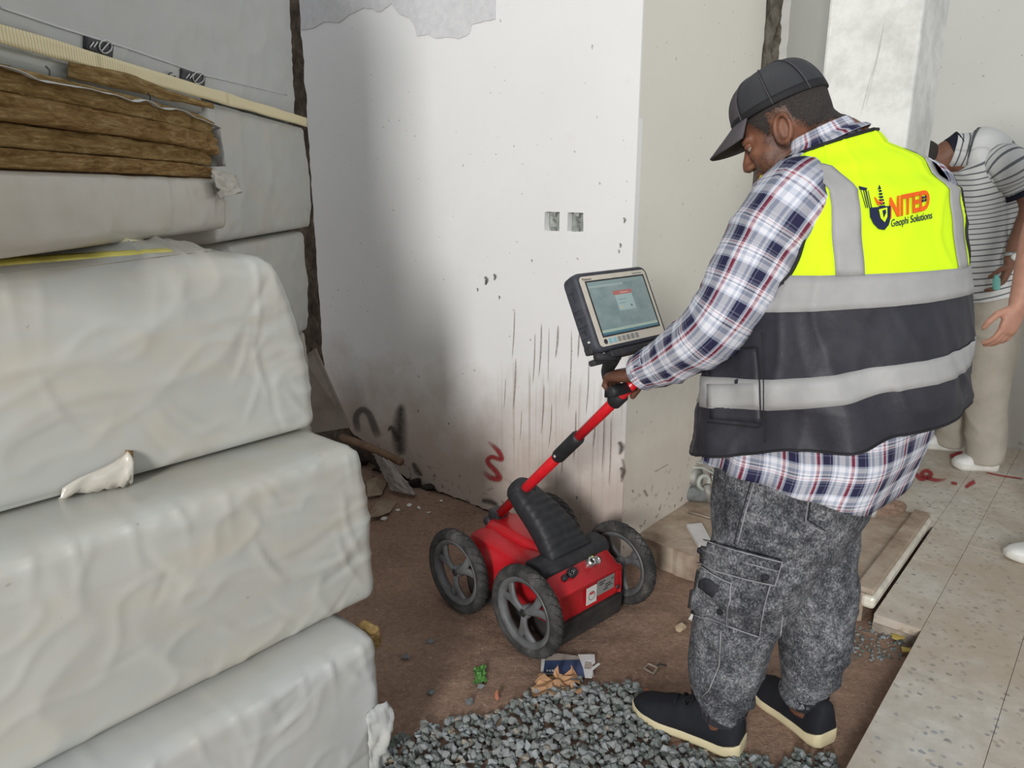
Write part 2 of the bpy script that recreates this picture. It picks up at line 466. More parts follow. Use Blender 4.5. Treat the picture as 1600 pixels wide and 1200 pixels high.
struct(mk('wall_core', g, M['core'], wallA))
for h in HT:                                      # recessed socket boxes
    b = G(); c = O+Wd*((h[0]+h[1])/2)+Z*((h[2]+h[3])/2); w_, h_ = (h[1]-h[0])/2+.004, (h[3]-h[2])/2+.004
    e0 = -NA*.003; e1 = -NA*.03
    q = [c+e0+Wd*(sx*w_)+Z*(sz*h_) for sx, sz in ((-1, -1), (1, -1), (1, 1), (-1, 1))]
    r = [p-e0+e1 for p in q]
    b.add(q+r, [(0, 1, 5, 4), (1, 2, 6, 5), (2, 3, 7, 6), (3, 0, 4, 7), (4, 5, 6, 7)])
    for sz in (-1, 1):
        b.box(c-NA*.008+Z*(sz*h_*.72), Wd*w_*.28, Z*h_*.2, NA*.003)
    b.tube([c-NA*.03, c-NA*.016+Wd*.006+Z*.008, c-NA*.006-Wd*.004+Z*.002], .004, 6)
    mk('socket_box', b, M['galv'], wallA, False)
# grey skim-coat patch at the head of the wall
sk = [(775, -60), (775, 30), (757, 34), (738, 38), (735, 52), (722, 61), (700, 58), (682, 60), (668, 54), (652, 56), (648, 40), (640, 28), (625, 22), (612, 6), (596, 18), (570, 12), (548, 22), (530, 36), (508, 34), (490, 44), (472, 47), (464, -60)]
g = G(); pp = [tz(onA(*p)) for p in sk]
poly = []
for i in range(len(pp)):
    a, b = pp[i], pp[(i+1) % len(pp)]
    for k in range(4):
        t = k/4; poly.append((a[0]+(b[0]-a[0])*t+.006*noise.noise(Vector((i*3.1+k, 1, 1))), a[1]+(b[1]-a[1])*t+.006*noise.noise(Vector((i*3.1+k, 5, 1)))))
g.prism(poly, O+NA*.001, Wd, Z, NA, .0025)
mk('skim_coat_patch', g, M['skim'], wallA, False)
# spray marks, smudges and drips on wall A
for nm, mt, pts, w in [
    ('spray_mark', 'spray_red', [(762, 690), (777, 703), (784, 718), (768, 714), (762, 722), (776, 738), (780, 748), (766, 746), (755, 736)], [7, 10, 9, 9, 10, 11, 12, 12, 9]),
    ('spray_smear', 'spray_grey', [(560, 676), (556, 652), (566, 640), (577, 648), (585, 668), (592, 684)], [14, 13, 12, 13, 15, 16]),
    ('soot_smudge', 'soot', [(627, 630), (625, 655), (624, 690), (628, 712)], [12, 26, 30, 18]),
    ('soot_smudge', 'soot', [(645, 722), (652, 736), (660, 744)], [8, 14, 6]),
    ('soot_smudge', 'soot', [(752, 782), (766, 784), (778, 790)], [8, 14, 8]),
    ('soot_smudge', 'soot', [(606, 674), (612, 668), (622, 690)], [4, 10, 16]),
]:
    mk(nm, ribbon(pts, w, onA), M[mt], wallA, False)
random.seed(5)
for x, y0, y1, w in [(804, 482, 560, 3), (806, 560, 640, 4), (846, 505, 590, 4), (850, 600, 680, 3), (872, 508, 560, 5), (893, 515, 640, 3), (905, 520, 560, 4), (836, 520, 600, 3), (862, 630, 700, 3), (900, 640, 720, 4), (920, 560, 650, 3), (880, 690, 740, 3), (930, 655, 700, 4), (815, 640, 690, 2), (944, 640, 740, 3), (955, 650, 760, 3), (858, 510, 600, 2), (790, 590, 640, 2)]:
    mk('drip_streak', ribbon([(x, y0), (x-1, (y0+y1)/2), (x-2-random.random()*3, y1)], [w*.6, w, w*.5], onA), M['drip'], wallA, False)
for x, y, s in [(757, 432, 9), (771, 428, 7), (745, 450, 4), (758, 438, 5), (779, 462, 4), (830, 405, 3), (968, 380, 5), (974, 340, 6), (966, 390, 4), (966, 690, 14), (969, 730, 12), (744, 790, 5), (700, 660, 3), (652, 640, 3), (832, 770, 5), (900, 775, 4)]:
    mk('plaster_chip', ribbon([(x, y), (x+s*.4, y+s*.6), (x+s*.1, y+s*1.5)], [s*.5, s, s*.3], onA), M['soot'], wallA, False)

# wall B behind the corner, with a chiselled chase
TB0, TB1, TB2 = [(onB(x, 150)-O).dot(U) for x in (1176, 1186, 1223)]
def wall_sheet(name, a, b, mat, n=40, zb=.08, rag0=0, rag1=0, parent=None):
    g = G()
    def fn(i, j):
        t_ = a+(b-a)*i; z_ = zb+(3.2-zb)*j
        if rag0 and i == 0: t_ += rag0*fbm(Vector((z_*12, a*9, 1)), 3)
        if rag1 and i == 1: t_ += rag1*fbm(Vector((z_*12, b*9, 4)), 3)
        return O+U*t_+Z*z_
    g.grid(fn, n, 90)
    for i, p in enumerate(g.v): g.uv[i] = ((p-O).dot(U)+3, p.z-.08)
    o = mk(name, g, mat, parent, False)
    md = o.modifiers.new('Solidify', 'SOLIDIFY'); md.thickness = .05; md.offset = -1
    return o
wallB = struct(wall_sheet('wall_back', .006, TB1, M['wallB'], 40, .0, 0, .012), 'cream plastered wall running back from the corner')
wall_sheet('plaster_sheet', TB2, 2.6, M['wallC'], 40, .0, .014, 0, wallB)
g = G(); g.grid(lambda a, b: O+U*(TB1-.06+(TB2-TB1+.12)*a)+Z*3.2*b+Wd*(.035+.018*fbm(Vector((a*6, b*30, 1)), 3)), 14, 160)
mk('wall_chase', g, M['chase'], wallB)
for pts, w in [([(1022, 738), (1045, 725)], 2), ([(1006, 765), (1012, 776)], 6), ([(972, 716), (975, 735), (970, 755)], 7), ([(988, 765), (990, 770)], 4)]:
    mk('scratch', ribbon(pts, w, onB), M['drip'], wallB, False)

# column in front of wall B, and the far wall
cA = V(1.48, 2.90, 0)                              # right front corner
g = G(); c0 = cA+Wd*.169+U*.19
g.box(c0+Z*1.6, Wd*.169, U*.19, Z*1.6)
for i, p in enumerate(g.v): pass
column = struct(mk('column', g, M['column'], None, False, .012), 'white trowelled plaster column behind the man')
TSC = spray_mat('trowel_scratch', (.66, .65, .60), .45, .45)
def onCol(x, y, off=0): return gplane(x, y, cA-U*off, -U)
for pts, w in [([(1383, 30), (1370, 90), (1358, 130), (1345, 180)], 4), ([(1378, 60), (1364, 120), (1352, 170)], 3)]:
    mk('scratch', ribbon(pts, w, onCol), TSC, column, False)
pC = gz(1580, 690, .06)
g = G(); g.grid(lambda a, b: pC+Wd*(1.1-3.4*a)+Z*(3.2*b-.06), 40, 30)
for i, p in enumerate(g.v): g.uv[i] = ((p-pC).dot(Wd)+9, p.z+.1)
wallC = struct(mk('wall_right', g, M['wallC'], None, False), 'plain pale grey wall behind the striped polo')
md = wallC.modifiers.new('Solidify', 'SOLIDIFY'); md.thickness = .1; md.offset = 1
g = G(); g.box(pC-Wd*.6-U*.006+Z*.03, Wd*1.7, U*.006, Z*.035)
struct(mk('baseboard_right', g, simple('dusty_skirting', (.42, .36, .28), .7, 0, .3, .3, 10), None, False))

# terrazzo floor: bed plus every tile
def UW(u, w, z=0): return O+U*u+Wd*w+Z*z
g = G()
g.prism([(-2.6, -.985), (.2, -.985), (.2, -.845), (1.05, -.845), (1.05, -.01), (2.44, -.01), (2.44, -4.2), (-2.6, -4.2)], UW(0, 0, -.12), U, Wd, Z, .149)
bed = struct(mk('floor_bed', g, simple('mortar_bed', (.34, .29, .24), .9, 0, .2, .3, 30, .5), None, False), 'mortar bed under the terrazzo tiles')
TS = .25; tm = None; random.seed(3)
def put_tile(u0, w0, su=TS, sw=TS):
    global tm
    gg = G(); gg.box((0, 0, -.015), (su/2-.0007, 0, 0), (0, sw/2-.0007, 0), (0, 0, .015))
    full = (su == TS and sw == TS)
    if full and tm is not None: me = tm
    else:
        me = bpy.data.meshes.new('tile'); me.from_pydata([tuple(p) for p in gg.v], [], gg.f); me.materials.append(M['terrazzo'])
        if full: tm = me
    o = bpy.data.objects.new('tile', me); COL.objects.link(o); o.parent = bed
    o.location = UW(u0+su/2, w0-sw/2, .06+random.uniform(-.0008, .0008))
    o.rotation_euler = (random.uniform(-.002, .002), random.uniform(-.002, .002), math.atan2(U.y, U.x))
for i in range(-8, 12):
    for k in range(10):
        u0, w0 = .2+i*TS, -.985-k*TS
        c = UW(u0+TS/2, w0-TS/2, .06)
        if c.y < .5 or c.x > 3.9: continue
        put_tile(u0, w0)
for i in range(0, 10): put_tile(.2+i*TS, -.845, TS, .14)
for i in range(6):
    for k in range(4):
        if k < 3 or True: put_tile(1.055+i*TS, -.845+TS*(k+1) if k < 3 else -.012, TS, TS if k < 3 else .083)
# red spray marks on the tiles
def onT(x, y, off=0): return gz(x, y, .0612+off)
for pts, w in [([(1418, 735), (1430, 740), (1440, 748), (1455, 742), (1448, 735), (1440, 742), (1462, 750), (1480, 748)], [7, 8, 10, 9, 8, 9, 8, 5]), ([(1486, 754), (1496, 756)], [6, 6]), ([(1508, 762), (1516, 756), (1524, 752)], [6, 9, 10]), ([(1484, 713), (1494, 710), (1504, 704)], [8, 10, 7]), ([(1540, 738), (1570, 744), (1600, 748)], [3, 3, 3])]:
    mk('spray_mark', ribbon(pts, w, onT), M['spray_red'], bed, False)
mk('spray_mark', ribbon([(655, 835), (668, 832), (680, 836)], [8, 12, 8], lambda x, y, o=0: gz(x, y, .012)), M['spray_red'], floor_soil, False)

# raised slab by wall B with a marble edging
g = G()
poly = [(.12, .0), (.105, -.14), (.10, -.27), (.15, -.45), (.24, -.80), (1.04, -.78), (1.04, .0)]
pf = []
for i in range(len(poly)):
    a, b = poly[i], poly[(i+1) % len(poly)]
    for k in range(6):
        t = k/6; pf.append((a[0]+(b[0]-a[0])*t+.006*noise.noise(Vector((i+k/6, 2, 2))*4), a[1]+(b[1]-a[1])*t))
g.prism(pf, UW(0, -.001, -.05), U, Wd, Z, .15)
slab = struct(mk('floor_plinth', g, M['slab'], None, False, .006), 'low dusty concrete plinth at the foot of the wall')
g = G(); g.box(UW(.635, -.815, .075), U*.405, Wd*.022, Z*.022)
mk('edging_strip', g, M['marble'], slab, False, .012)
g = G(); g.box(UW(.635, -.80, .112), U*.40, Wd*.03, Z*.010)
mk('edging_strip', g, M['slab'], slab, False, .006)
# ------------------------------------------------------------------ wrapped insulation bales
def film_mat(name, col, stain=.5):
    m, t, b = newmat(name); v = geo_pos(t)
    base = ramp(t, noise_n(t, v, 3.2, 4), [(.35, tuple(c*.93 for c in col)), (.65, col)])
    st = ramp(t, noise_n(t, geo_pos(t, (1, 1, 2.4)), 4.5, 6, .66, .6), [(.43, 0), (.74, 1)])
    base = mix(t, math_n(t, 'MULTIPLY', st, stain), base, (.48, .41, .30))
    sp = ramp(t, noise_n(t, v, 42, 2, .4), [(.78, 0), (.795, 1)])
    base = mix(t, math_n(t, 'MULTIPLY', sp, .35), base, (.25, .19, .13))
    t.links.new(base, b.inputs['Base Color'])
    b.inputs['Roughness'].default_value = .30; b.inputs['Specular IOR Level'].default_value = .5
    def ridged(sc, scale, dist):
        n = nd(t, 'ShaderNodeTexNoise'); n.noise_type = 'RIDGED_MULTIFRACTAL'; n.inputs['Scale'].default_value = sc; n.inputs['Detail'].default_value = 2.5
        n.inputs['Distortion'].default_value = dist; t.links.new(geo_pos(t, scale), n.inputs['Vector']); return n.outputs['Fac']
    h = math_n(t, 'ADD', math_n(t, 'MULTIPLY', ridged(2.2, (1, 1, .8), .9), .50), math_n(t, 'MULTIPLY', noise_n(t, v, 9, 2, .4, .5), .22))
    h = math_n(t, 'ADD', h, math_n(t, 'MULTIPLY', ridged(7, (1, 1, .45), .5), .05))
    bump(t, b, h, .26, .024); return m
M['film'] = film_mat('dusty_white_film', (.455, .465, .435))
M['film2'] = film_mat('creased_white_film', (.48, .495, .48), .25)
M['film3'] = film_mat('beige_stained_film', (.50, .47, .41), .6)
def wool_mat(name, a, b_, c):
    m, t, b = newmat(name); v = geo_pos(t, (1, .45, 3.2))
    t.links.new(ramp(t, noise_n(t, v, 26, 8, .72, .9), [(.30, a), (.5, b_), (.68, c)]), b.inputs['Base Color'])
    b.inputs['Roughness'].default_value = 1; b.inputs['Specular IOR Level'].default_value = .1
    bump(t, b, noise_n(t, geo_pos(t, (1, .5, 3)), 60, 6, .75, .6), .9, .012); return m
M['wool'] = wool_mat('brown_mineral_wool', (.17, .10, .035), (.40, .26, .10), (.60, .44, .22))
M['wool2'] = wool_mat('reddish_mineral_wool', (.17, .09, .035), (.38, .23, .09), (.58, .41, .20))
M['print_black'] = simple('black_print', (.03, .03, .033), .5, 0, .3, .4, 40, 0)
M['print_white'] = simple('white_print', (.66, .66, .64), .5, 0, .3, .1, 40, 0)
def stripe_mat():
    m, t, b = newmat('yellow_striped_print'); v = geo_pos(t); w = nd(t, 'ShaderNodeTexWave'); w.bands_direction = 'Y'
    w.inputs['Scale'].default_value = 34; w.inputs['Distortion'].default_value = .5; t.links.new(v, w.inputs['Vector'])
    t.links.new(ramp(t, w.outputs['Fac'], [(.2, (.66, .53, .24)), (.6, (.76, .70, .48))]), b.inputs['Base Color'])
    b.inputs['Roughness'].default_value = .45; return m
M['stripe'] = stripe_mat()
M['yellow_print'] = simple('yellow_print', (.76, .68, .16), .4, 0, .4, .25, 18, 0)
M['pale_print'] = simple('pale_yellow_print', (.76, .72, .48), .4, 0, .4, .12, 30, 0)

def rbox(L, D, Hh, nx, ny, nz, rad, pw=4):
    """rounded box as (verts, faces); x 0..L, y 0..D, z 0..Hh"""
    vs = []; key = {}; fs = []
    def pt(i, j, k):
        if (i, j, k) in key: return key[i, j, k]
        p = Vector((L*i/nx, D*j/ny, Hh*k/nz)); q = Vector((min(max(p.x, rad), L-rad), min(max(p.y, rad), D-rad), min(max(p.z, rad), Hh-rad)))
        d = p-q
        if d.length > 1e-9:
            ln = (abs(d.x)**pw+abs(d.y)**pw+abs(d.z)**pw)**(1/pw)
            d = d/d.length*min(rad*1.02, ln if d.length <= rad else rad)
            p = q+d
        vs.append(p); key[i, j, k] = len(vs)-1; return key[i, j, k]
    for i in range(nx):
        for j in range(ny):
            fs.append((pt(i, j, 0), pt(i, j+1, 0), pt(i+1, j+1, 0), pt(i+1, j, 0)))
            fs.append((pt(i, j, nz), pt(i+1, j, nz), pt(i+1, j+1, nz), pt(i, j+1, nz)))
    for i in range(nx):
        for k in range(nz):
            fs.append((pt(i, 0, k), pt(i+1, 0, k), pt(i+1, 0, k+1), pt(i, 0, k+1)))
            fs.append((pt(i, ny, k), pt(i, ny, k+1), pt(i+1, ny, k+1), pt(i+1, ny, k)))
    for j in range(ny):
        for k in range(nz):
            fs.append((pt(0, j, k), pt(0, j, k+1), pt(0, j+1, k+1), pt(0, j+1, k)))
            fs.append((pt(nx, j, k), pt(nx, j+1, k), pt(nx, j+1, k+1), pt(nx, j, k+1)))
    return vs, fs
def ridge(p): return (1-min(1, abs(noise.noise(p))*3.2))**2
def bale_geo(FR, ax, ay, L, D, Hh, seed, rad=.030, bulge=.008, fold=.005, cell=.016, lean=0.0, crown=0.0, endlean=0.0):
    vs, fs = rbox(L, D, Hh, int(L/cell), int(D/.04), int(Hh/cell), rad)
    sd = Vector((seed*7.3, seed*3.1, seed*1.7)); g = G(); out = []
    for p in vs:
        a, b, c = p.x/L, p.y/D, p.z/Hh
        q = p.copy()
        q.z += crown*min(1, (p.x/.30))**.8*max(0, (c-.5)*2)*math.sin(math.pi*min(1, .06+b*.8))
        q.x += endlean*c*c*math.exp(-p.x/.25)
        out.append(q)
    rc = random.Random(int(seed*13+5)); CR_ = []
    for _ in range(int(26*L)):                     # sharp creases pulled into the film
        x0 = rc.uniform(-.02, L*.95) if rc.random() < .6 else rc.uniform(0, .22); z0 = rc.uniform(0, Hh); an = rc.choice([rc.gauss(.45, .3), rc.gauss(-.5, .35), rc.gauss(1.3, .3)]); ln = rc.uniform(.04, .20)
        CR_.append((x0, z0, math.cos(an), math.sin(an), ln, rc.uniform(.0010, .0031)*rc.choice((1, 1, -.7))))
    gg = G(); gg.v = out; gg.f = fs
    nr = gnormals(gg)
    for p, n in zip(out, nr):
        a, b, c = p.x/L, p.y/D, p.z/Hh
        side = abs(n.z) < .75
        k = bulge*math.sin(math.pi*min(max(c, 0), 1))*(side)+bulge*.4*(not side)
        k += fold*.7*fbm(Vector((p.x*2.3, p.y*2.3, p.z*5))+sd, 2)
        w = Vector((p.x*3.0+p.z*2.2, p.y*3, p.z*4.5-p.x*1.1))+sd
        k += fold*.75*ridge(w)-.3*fold
        k += fold*.45*ridge(w*2.3+Vector((4, 1, 2)))
        e = math.exp(-p.x/.11)
        k += e*(.004*ridge(Vector((p.x*3, p.y*5, p.z*14))+sd)+.006*noise.noise(Vector((1, p.y*3, p.z*6))+sd))
        tp = math.exp(-(Hh-p.z)/.05)
        k += tp*.005*ridge(Vector((p.x*13, p.y*8, p.z*3))+sd)
        lo = math.exp(-p.z/.03)
        k += lo*fold*.4*noise.noise(Vector((p.x*9, p.y*7, 1))+sd)
        if n.y < -.6 and p.y < .08:
            for x0, z0, ca, sa, ln, am in CR_:
                dx, dz = p.x-x0, p.z-z0; u_ = dx*ca+dz*sa
                if -.02 < u_ < ln+.02:
                    w_ = -dx*sa+dz*ca+.02*math.sin(u_*14)
                    if abs(w_) < .045: k += am*math.sin(math.pi*min(1, max(0, (u_+.02)/(ln+.04))))*(math.exp(-(w_/.007)**2)-(.45*math.exp(-((w_-.016)/.016)**2)))
        if n.z < -.7: k = 0
        if n.z > .7 and not crown: k = min(k, .003)*.5
        q = p+n*k
        g.v.append(FR+ax*q.x+ay*(q.y-lean*q.z)+Z*q.z)
    if ax.cross(ay).z < 0: fs = [tuple(reversed(f)) for f in fs]
    g.f = fs
    return g
def bale(name, label, FR, ax, ay, L, D, Hh, seed, mat='film', **k):
    base = FR+ax*(L/2)+ay*(D/2)
    r = thing(name, base, label, 'insulation bale', 'wrapped insulation bales')
    g = bale_geo(FR, ax, ay, L, D, Hh, seed, **k)
    mk('film_wrap', g, M[mat], r); return r, Surf(g), g
GB = 'insulation_bale'
f1 = gz(588, 990, .40); f1.z = 0.0
f2 = gz(590, 936, .40); f2.z = .405
f3 = gz(499, 670, .82); f3.z = .82
b1, s1, g1 = bale(GB, 'white wrapped insulation bale at the bottom of the near stack, on the ground', f1, -U, Wd, 1.35, .46, .40, 1, 'film2', fold=.005, rad=.028, cell=.0075)
b2, s2, g2 = bale(GB, 'white wrapped insulation bale in the middle of the near stack', f2, -U, Wd, 1.4, .46, .41, 2, 'film', fold=.005, rad=.035, endlean=.02, cell=.0075)
b3, s3, g3 = bale(GB, 'white insulation bale with yellow print and torn flap, topmost of near stack', f3, -U, Wd, 1.4, .40, .42, 3, 'film', fold=.0045, rad=.035, crown=.06, endlean=.085, cell=.0075)
# prints on the top of the third bale
mk('yellow_print', patch(s3, [(-30, 405), (262, 388), (272, 393), (-30, 418)], 24, 3, .0012), M['yellow_print'], b3)
mk('yellow_print', patch(s3, [(-30, 392), (215, 369), (225, 375), (-30, 400)], 24, 3, .0012), M['pale_print'], b3)
mk('film_seam', seam(s3, [(0, 430), (60, 422), (150, 414), (240, 402), (330, 392), (420, 390)], .0012, .001), M['film3'], b3)
M['crease'] = simple('glossy_film_crease', (.56, .57, .56), .2, 0, .7, .06, 30, 0)
# torn corner with a loose flap, wool showing behind it
mk('exposed_wool', patch(s3, [(196, 703), (207, 704), (206, 762), (186, 770)], 4, 10, .004), M['wool'], b3)
fl = G(); rows = [[(196, 702), (188, 712), (160, 728), (125, 742), (95, 760)], [(201, 712), (186, 726), (158, 742), (124, 758), (88, 776)], [(197, 738), (184, 748), (152, 765), (118, 778), (72, 792)], [(190, 762), (172, 772), (142, 783), (104, 790), (60, 800)], [(182, 768), (160, 781), (132, 790), (96, 800), (56, 808)]]
def flap_fn(a, b):
    x = b*4; j = int(min(x, 3)); t = x-j; y = a*4; i = int(min(y, 3)); s = y-i
    p = Vector(rows[j][i]).lerp(Vector(rows[j][i+1]), s).lerp(Vector(rows[j+1][i]).lerp(Vector(rows[j+1][i+1]), s), t)
    h = s3.at(p.x, p.y, .008+.022*math.sin(math.pi*b)*(1-a*.6)+.006*fbm(Vector((a*5, b*6, 3)), 2))
    return h if h is not None else gy(p.x, p.y, f3.y-.35)
fl.grid(flap_fn, 16, 14)
mk('torn_flap', fl, M['film3'], b3, True, 0, .0012)
# a wool corner poking out of the bottom bale
g = G(); c = gz(588, 1000, .36); g.box(c+Wd*.03, U*.016, Wd*.03, Z*.025)
mk('exposed_wool', displace(remesh(g, .004, 2), lambda p: .003*fbm(p*60, 2)), M['wool'], b1)
# loose hem of film at the foot of the bottom bale
g = G()
def hem_fn(a, b):
    p = f1+U*(-.05+.058*a)+Z*(.05+.17*(1-b))-Wd*(.012+.02*math.sin(math.pi*b)*a)
    return p+(-Wd*.012*fbm(Vector((a*4, b*5, 2)), 3))+U*(.012*math.sin(b*7)*a)
g.grid(hem_fn, 8, 14); mk('loose_hem', g, M['film2'], b1, True, 0, .001)

# stack behind
BX = Vector((.012, 1, 0)).normalized(); BY = Vector((-BX.y, BX.x, 0))
FRB = V(-.84, 3.15, 0)
hid = [('white wrapped insulation bale at the foot of the far stack', 0.0, .41), ('white wrapped insulation bale second from the ground in the far stack', .41, .41)]
for i, (lb, z0, h0) in enumerate(hid):
    bale(GB, lb, FRB+V(-.05, -.03, z0), -BX, BY, .7, .5, h0, 11+i, 'film3')
b4, s4, g4 = bale(GB, 'white wrapped insulation bale peeking out between near stack and dark gap, under the striped one', FRB+V(-.025, -.04, .82), -BX, BY, .8, .5, .42, 5, 'film', fold=.006)
b5, s5, g5 = bale(GB, 'white wrapped insulation bale with a yellow striped band along its upper edge', FRB+V(0, 0, 1.245), -BX, BY, 1.0, .5, .40, 6, 'film', fold=.006, rad=.025)
g = bale_geo(FRB-BX*.985+V(0, 0, 1.602), -BX, BY, 1.2, .5, .046, 16, rad=.012, fold=.003, bulge=.002)
mk('film_ledge', g, M['film'], b5); gg = G(); gg.add(g5.v, g5.f); gg.add(g.v, g.f); s5 = Surf(gg)
b6, s6, g6 = bale(GB, 'white wrapped insulation bale at the top left, topmost of the far stack', FRB+V(-.03, 0, 1.655), -BX, BY, 2.2, .5, .72, 7, 'film2', fold=.006, rad=.03)
gg.add(g6.v, g6.f); s56 = Surf(gg)
def face_strip(y0, y1, z0, z1, off, n=40, wob=.002):
    g = G()
    def fn(a, b):
        y = y0+(y1-y0)*a; zz0 = z0(a) if callable(z0) else z0; zz1 = z1(a) if callable(z1) else z1
        return FRB+BX*(y-FRB.y)-BY*(off+wob*fbm(Vector((y*9, b*2, off*50)), 2))+Z*(zz0+(zz1-zz0)*b+.003*noise.noise(Vector((y*5, b, 3))))
    return g.grid(fn, n, 4)
for y0, y1 in ((1.0, 1.62), (1.62, 2.3), (2.3, 3.135)):
    mk('striped_band', face_strip(y0, y1, lambda a: 1.632+.012*((y0+(y1-y0)*a)-1.0)/2.1, lambda a: 1.664+.014*((y0+(y1-y0)*a)-1.0)/2.1, .016), M['stripe'], b5, True, 0, .002)
mk('exposed_wool', face_strip(1.50, 2.18, lambda a: 1.604+.012*a, lambda a: 1.630+.012*math.sin(math.pi*min(1, a*1.6))*(a < .6)+.002, .021, 30, .006), M['wool'], b5, True, 0, .004)
mk('film_seam', seam(s6, [(0, 12), (90, 42), (200, 76), (320, 118), (448, 148)], .0026, .001), M['crease'], b6)
for (x, y, w, h) in [(130, 56, 45, 28), (281, 107, 38, 25)]:
    lab = mk('printed_label', patch(s56, [(x, y), (x+w, y+w*.32), (x+w-2, y+h+w*.20), (x-1, y+h-8)], 8, 6, .004), M['print_black'], b6)
    cx, cy, r = x+w*.68, y+w*.32+2, h*.36
    mk('label_mark', seam(s56, [(cx+r*math.cos(a*.5236), cy+r*math.sin(a*.5236)) for a in range(13)], .0016, .006, 5, 3), M['print_white'], lab)
    mk('label_mark', seam(s56, [(cx-r*.6, cy+r*.7), (cx+r*.6, cy-r*.7)], .0016, .006, 5, 3), M['print_white'], lab)
    for q in (0, 6): mk('label_mark', seam(s56, [(x+6+q, y+h*.62), (x+12+q, y+h*.34)], .0016, .006, 5, 3), M['print_white'], lab)
for sx, sy, r in [(149, 91, 10), (149, 91, 4), (172, 98, 5), (264, 118, 5), (270, 121, 3)]:
    mk('printed_glyph', seam(s56, [(sx+r*math.cos(a*.5), sy+r*math.sin(a*.5)) for a in range(11)], .0016, .006, 5, 3), M['print_black'], b5)

# torn pack lying across the near stack: film-wrapped lower half, four bare wool boards above
P0, P1 = V(-.80, 1.25, 0), V(-.80, 2.08, 0); TX = (P1-P0).normalized(); TY = Vector((-TX.y, TX.x, 0))
FT = P1.copy(); TL = 1.05
tp = thing('torn_insulation_pack', FT-TX*TL/2+TY*.22+Z*1.29, 'torn pack of brown mineral wool boards lying open across the top of the near stack', 'insulation bale')
gt = bale_geo(FT+TX*.03+Z*1.290, -TX, TY, TL, .45, .142, 9, rad=.02, fold=.007, cell=.014)
mk('film_wrap', gt, M['film3'], tp)
zt = 1.432
for i, (h0, mt, dx, dy) in enumerate([(.033, 'wool2', -.02, .0), (.040, 'wool', -.005, .004), (.043, 'wool2', .012, -.006), (.042, 'wool', .0, -.002)]):
    vs, fs = rbox(TL, .44, h0, 120, 12, 8, .004)
    g = G(); sd = i*5.3
    for p in vs:
        droop = (-.018 if i > 1 else -.006)*math.exp(-p.x/.12)
        j = .007*fbm(Vector((p.x*7, p.z*40, sd)), 3)+.005*fbm(Vector((p.x*60, p.z*150, sd)), 3)+(.004 if i in (0, 1) else -.003)
        jz = .002*fbm(Vector((p.x*6, 2, sd*.2)), 2)*(1 if 0 < i else 0)
        e = .015*noise.noise(Vector((p.y*30, p.z*60, sd)))*math.exp(-p.x/.03)
        g.v.append(FT-TX*(p.x-dx-e)+TY*(p.y+dy+.003+j)+Z*(zt+p.z+droop+jz))
    g.f = [tuple(reversed(f)) for f in fs] if (-TX).cross(TY).z < 0 else fs
    mk('wool_board', g, M[mt], tp); zt += h0+.0005
g = G()                                            # film left on top and hanging at the end
def top_fn(a, b):
    x = TL*(1-a); p = FT-TX*(x-.02)+TY*(-.016+.455*b)+Z*(zt+.004+.006*fbm(Vector((a*7, b*3, 1)), 2)+(-.022*math.exp(-x/.12)))
    if b == 0: p += Z*(-.016-.010*fbm(Vector((a*9, 1, 6)), 2))
    return p
g.grid(top_fn, 60, 6, flip=True); mk('top_film', g, M['film2'], tp, True, 0, .0015)
g = G()
g.grid(lambda a, b: FT+TX*(.02+.02*a+.012*fbm(Vector((a*3, b*4, 1)), 2))+TY*(-.01+.08*a*(1-.3*b))+Z*(zt-.03-.10*b)+TX*.02*b, 8, 10)
mk('loose_film', g, M['film2'], tp, True, 0, .001)
g = G()
g.grid(lambda a, b: FT+TX*(-.09+.17*a+.01*fbm(Vector((a*4, b*4, 8)), 2))+TY*(-.022+.012*fbm(Vector((a*5, b*5, 3)), 2)-.01*b)+Z*(1.452-.012*a-.075*b*(1-.35*a)), 12, 10)
mk('loose_film', g, M['film3'], tp, True, 0, .001)
for x in (40, 190):
    a = P0.lerp(P1, x/345) - TY*.012; mk('strap_mark', G().tube([a+Z*1.588, a+Z*1.596+TX*.003, a+TY*.004+Z*1.603], .0016, 6), M['print_black'], tp)
# ------------------------------------------------------------------ ground radar cart
M['red'] = simple('red_plastic_shell', (.46, .012, .018), .34, 0, .5, .25, 6, .04, 60)
M['red_tube'] = simple('red_painted_tube', (.62, .012, .02), .3, 0, .5, .1, 20, 0)
M['black'] = simple('black_ribbed_plastic', (.022, .023, .026), .55, 0, .4, .3, 40, .1)
M['blackm'] = simple('black_matt_plastic', (.03, .03, .033), .7, 0, .35, .25, 40, .15)
M['under'] = simple('dusty_black_skid', (.035, .032, .03), .8, 0, .3, .5, 14, .2)
def tyre_mat():
    m, t, b = newmat('dusty_tyre_rubber'); v = coord(t)
    f = noise_n(t, v, 14, 6, .65)
    t.links.new(ramp(t, f, [(.38, (.020, .020, .020)), (.58, (.065, .062, .058)), (.75, (.20, .185, .165))]), b.inputs['Base Color'])
    b.inputs['Roughness'].default_value = .85; bump(t, b, noise_n(t, v, 90, 4), .2, .004); return m
M['tyre'] = tyre_mat()
M['tread'] = simple('dark_tread_groove', (.03, .03, .03), .9, 0, .2, .3, 30, 0)
M['rim'] = simple('grey_wheel_rim', (.115, .118, .12), .5, 0, .4, .3, 18, .1)
M['metal'] = simple('bright_metal', (.62, .62, .60), .28, .9, .5, .15, 40, 0)
M['dmetal'] = simple('dark_steel', (.03, .03, .032), .45, .2, .5, .3, 40, 0)
M['sticker'] = simple('white_sticker', (.70, .69, .66), .5, 0, .4, .05, 40, 0)
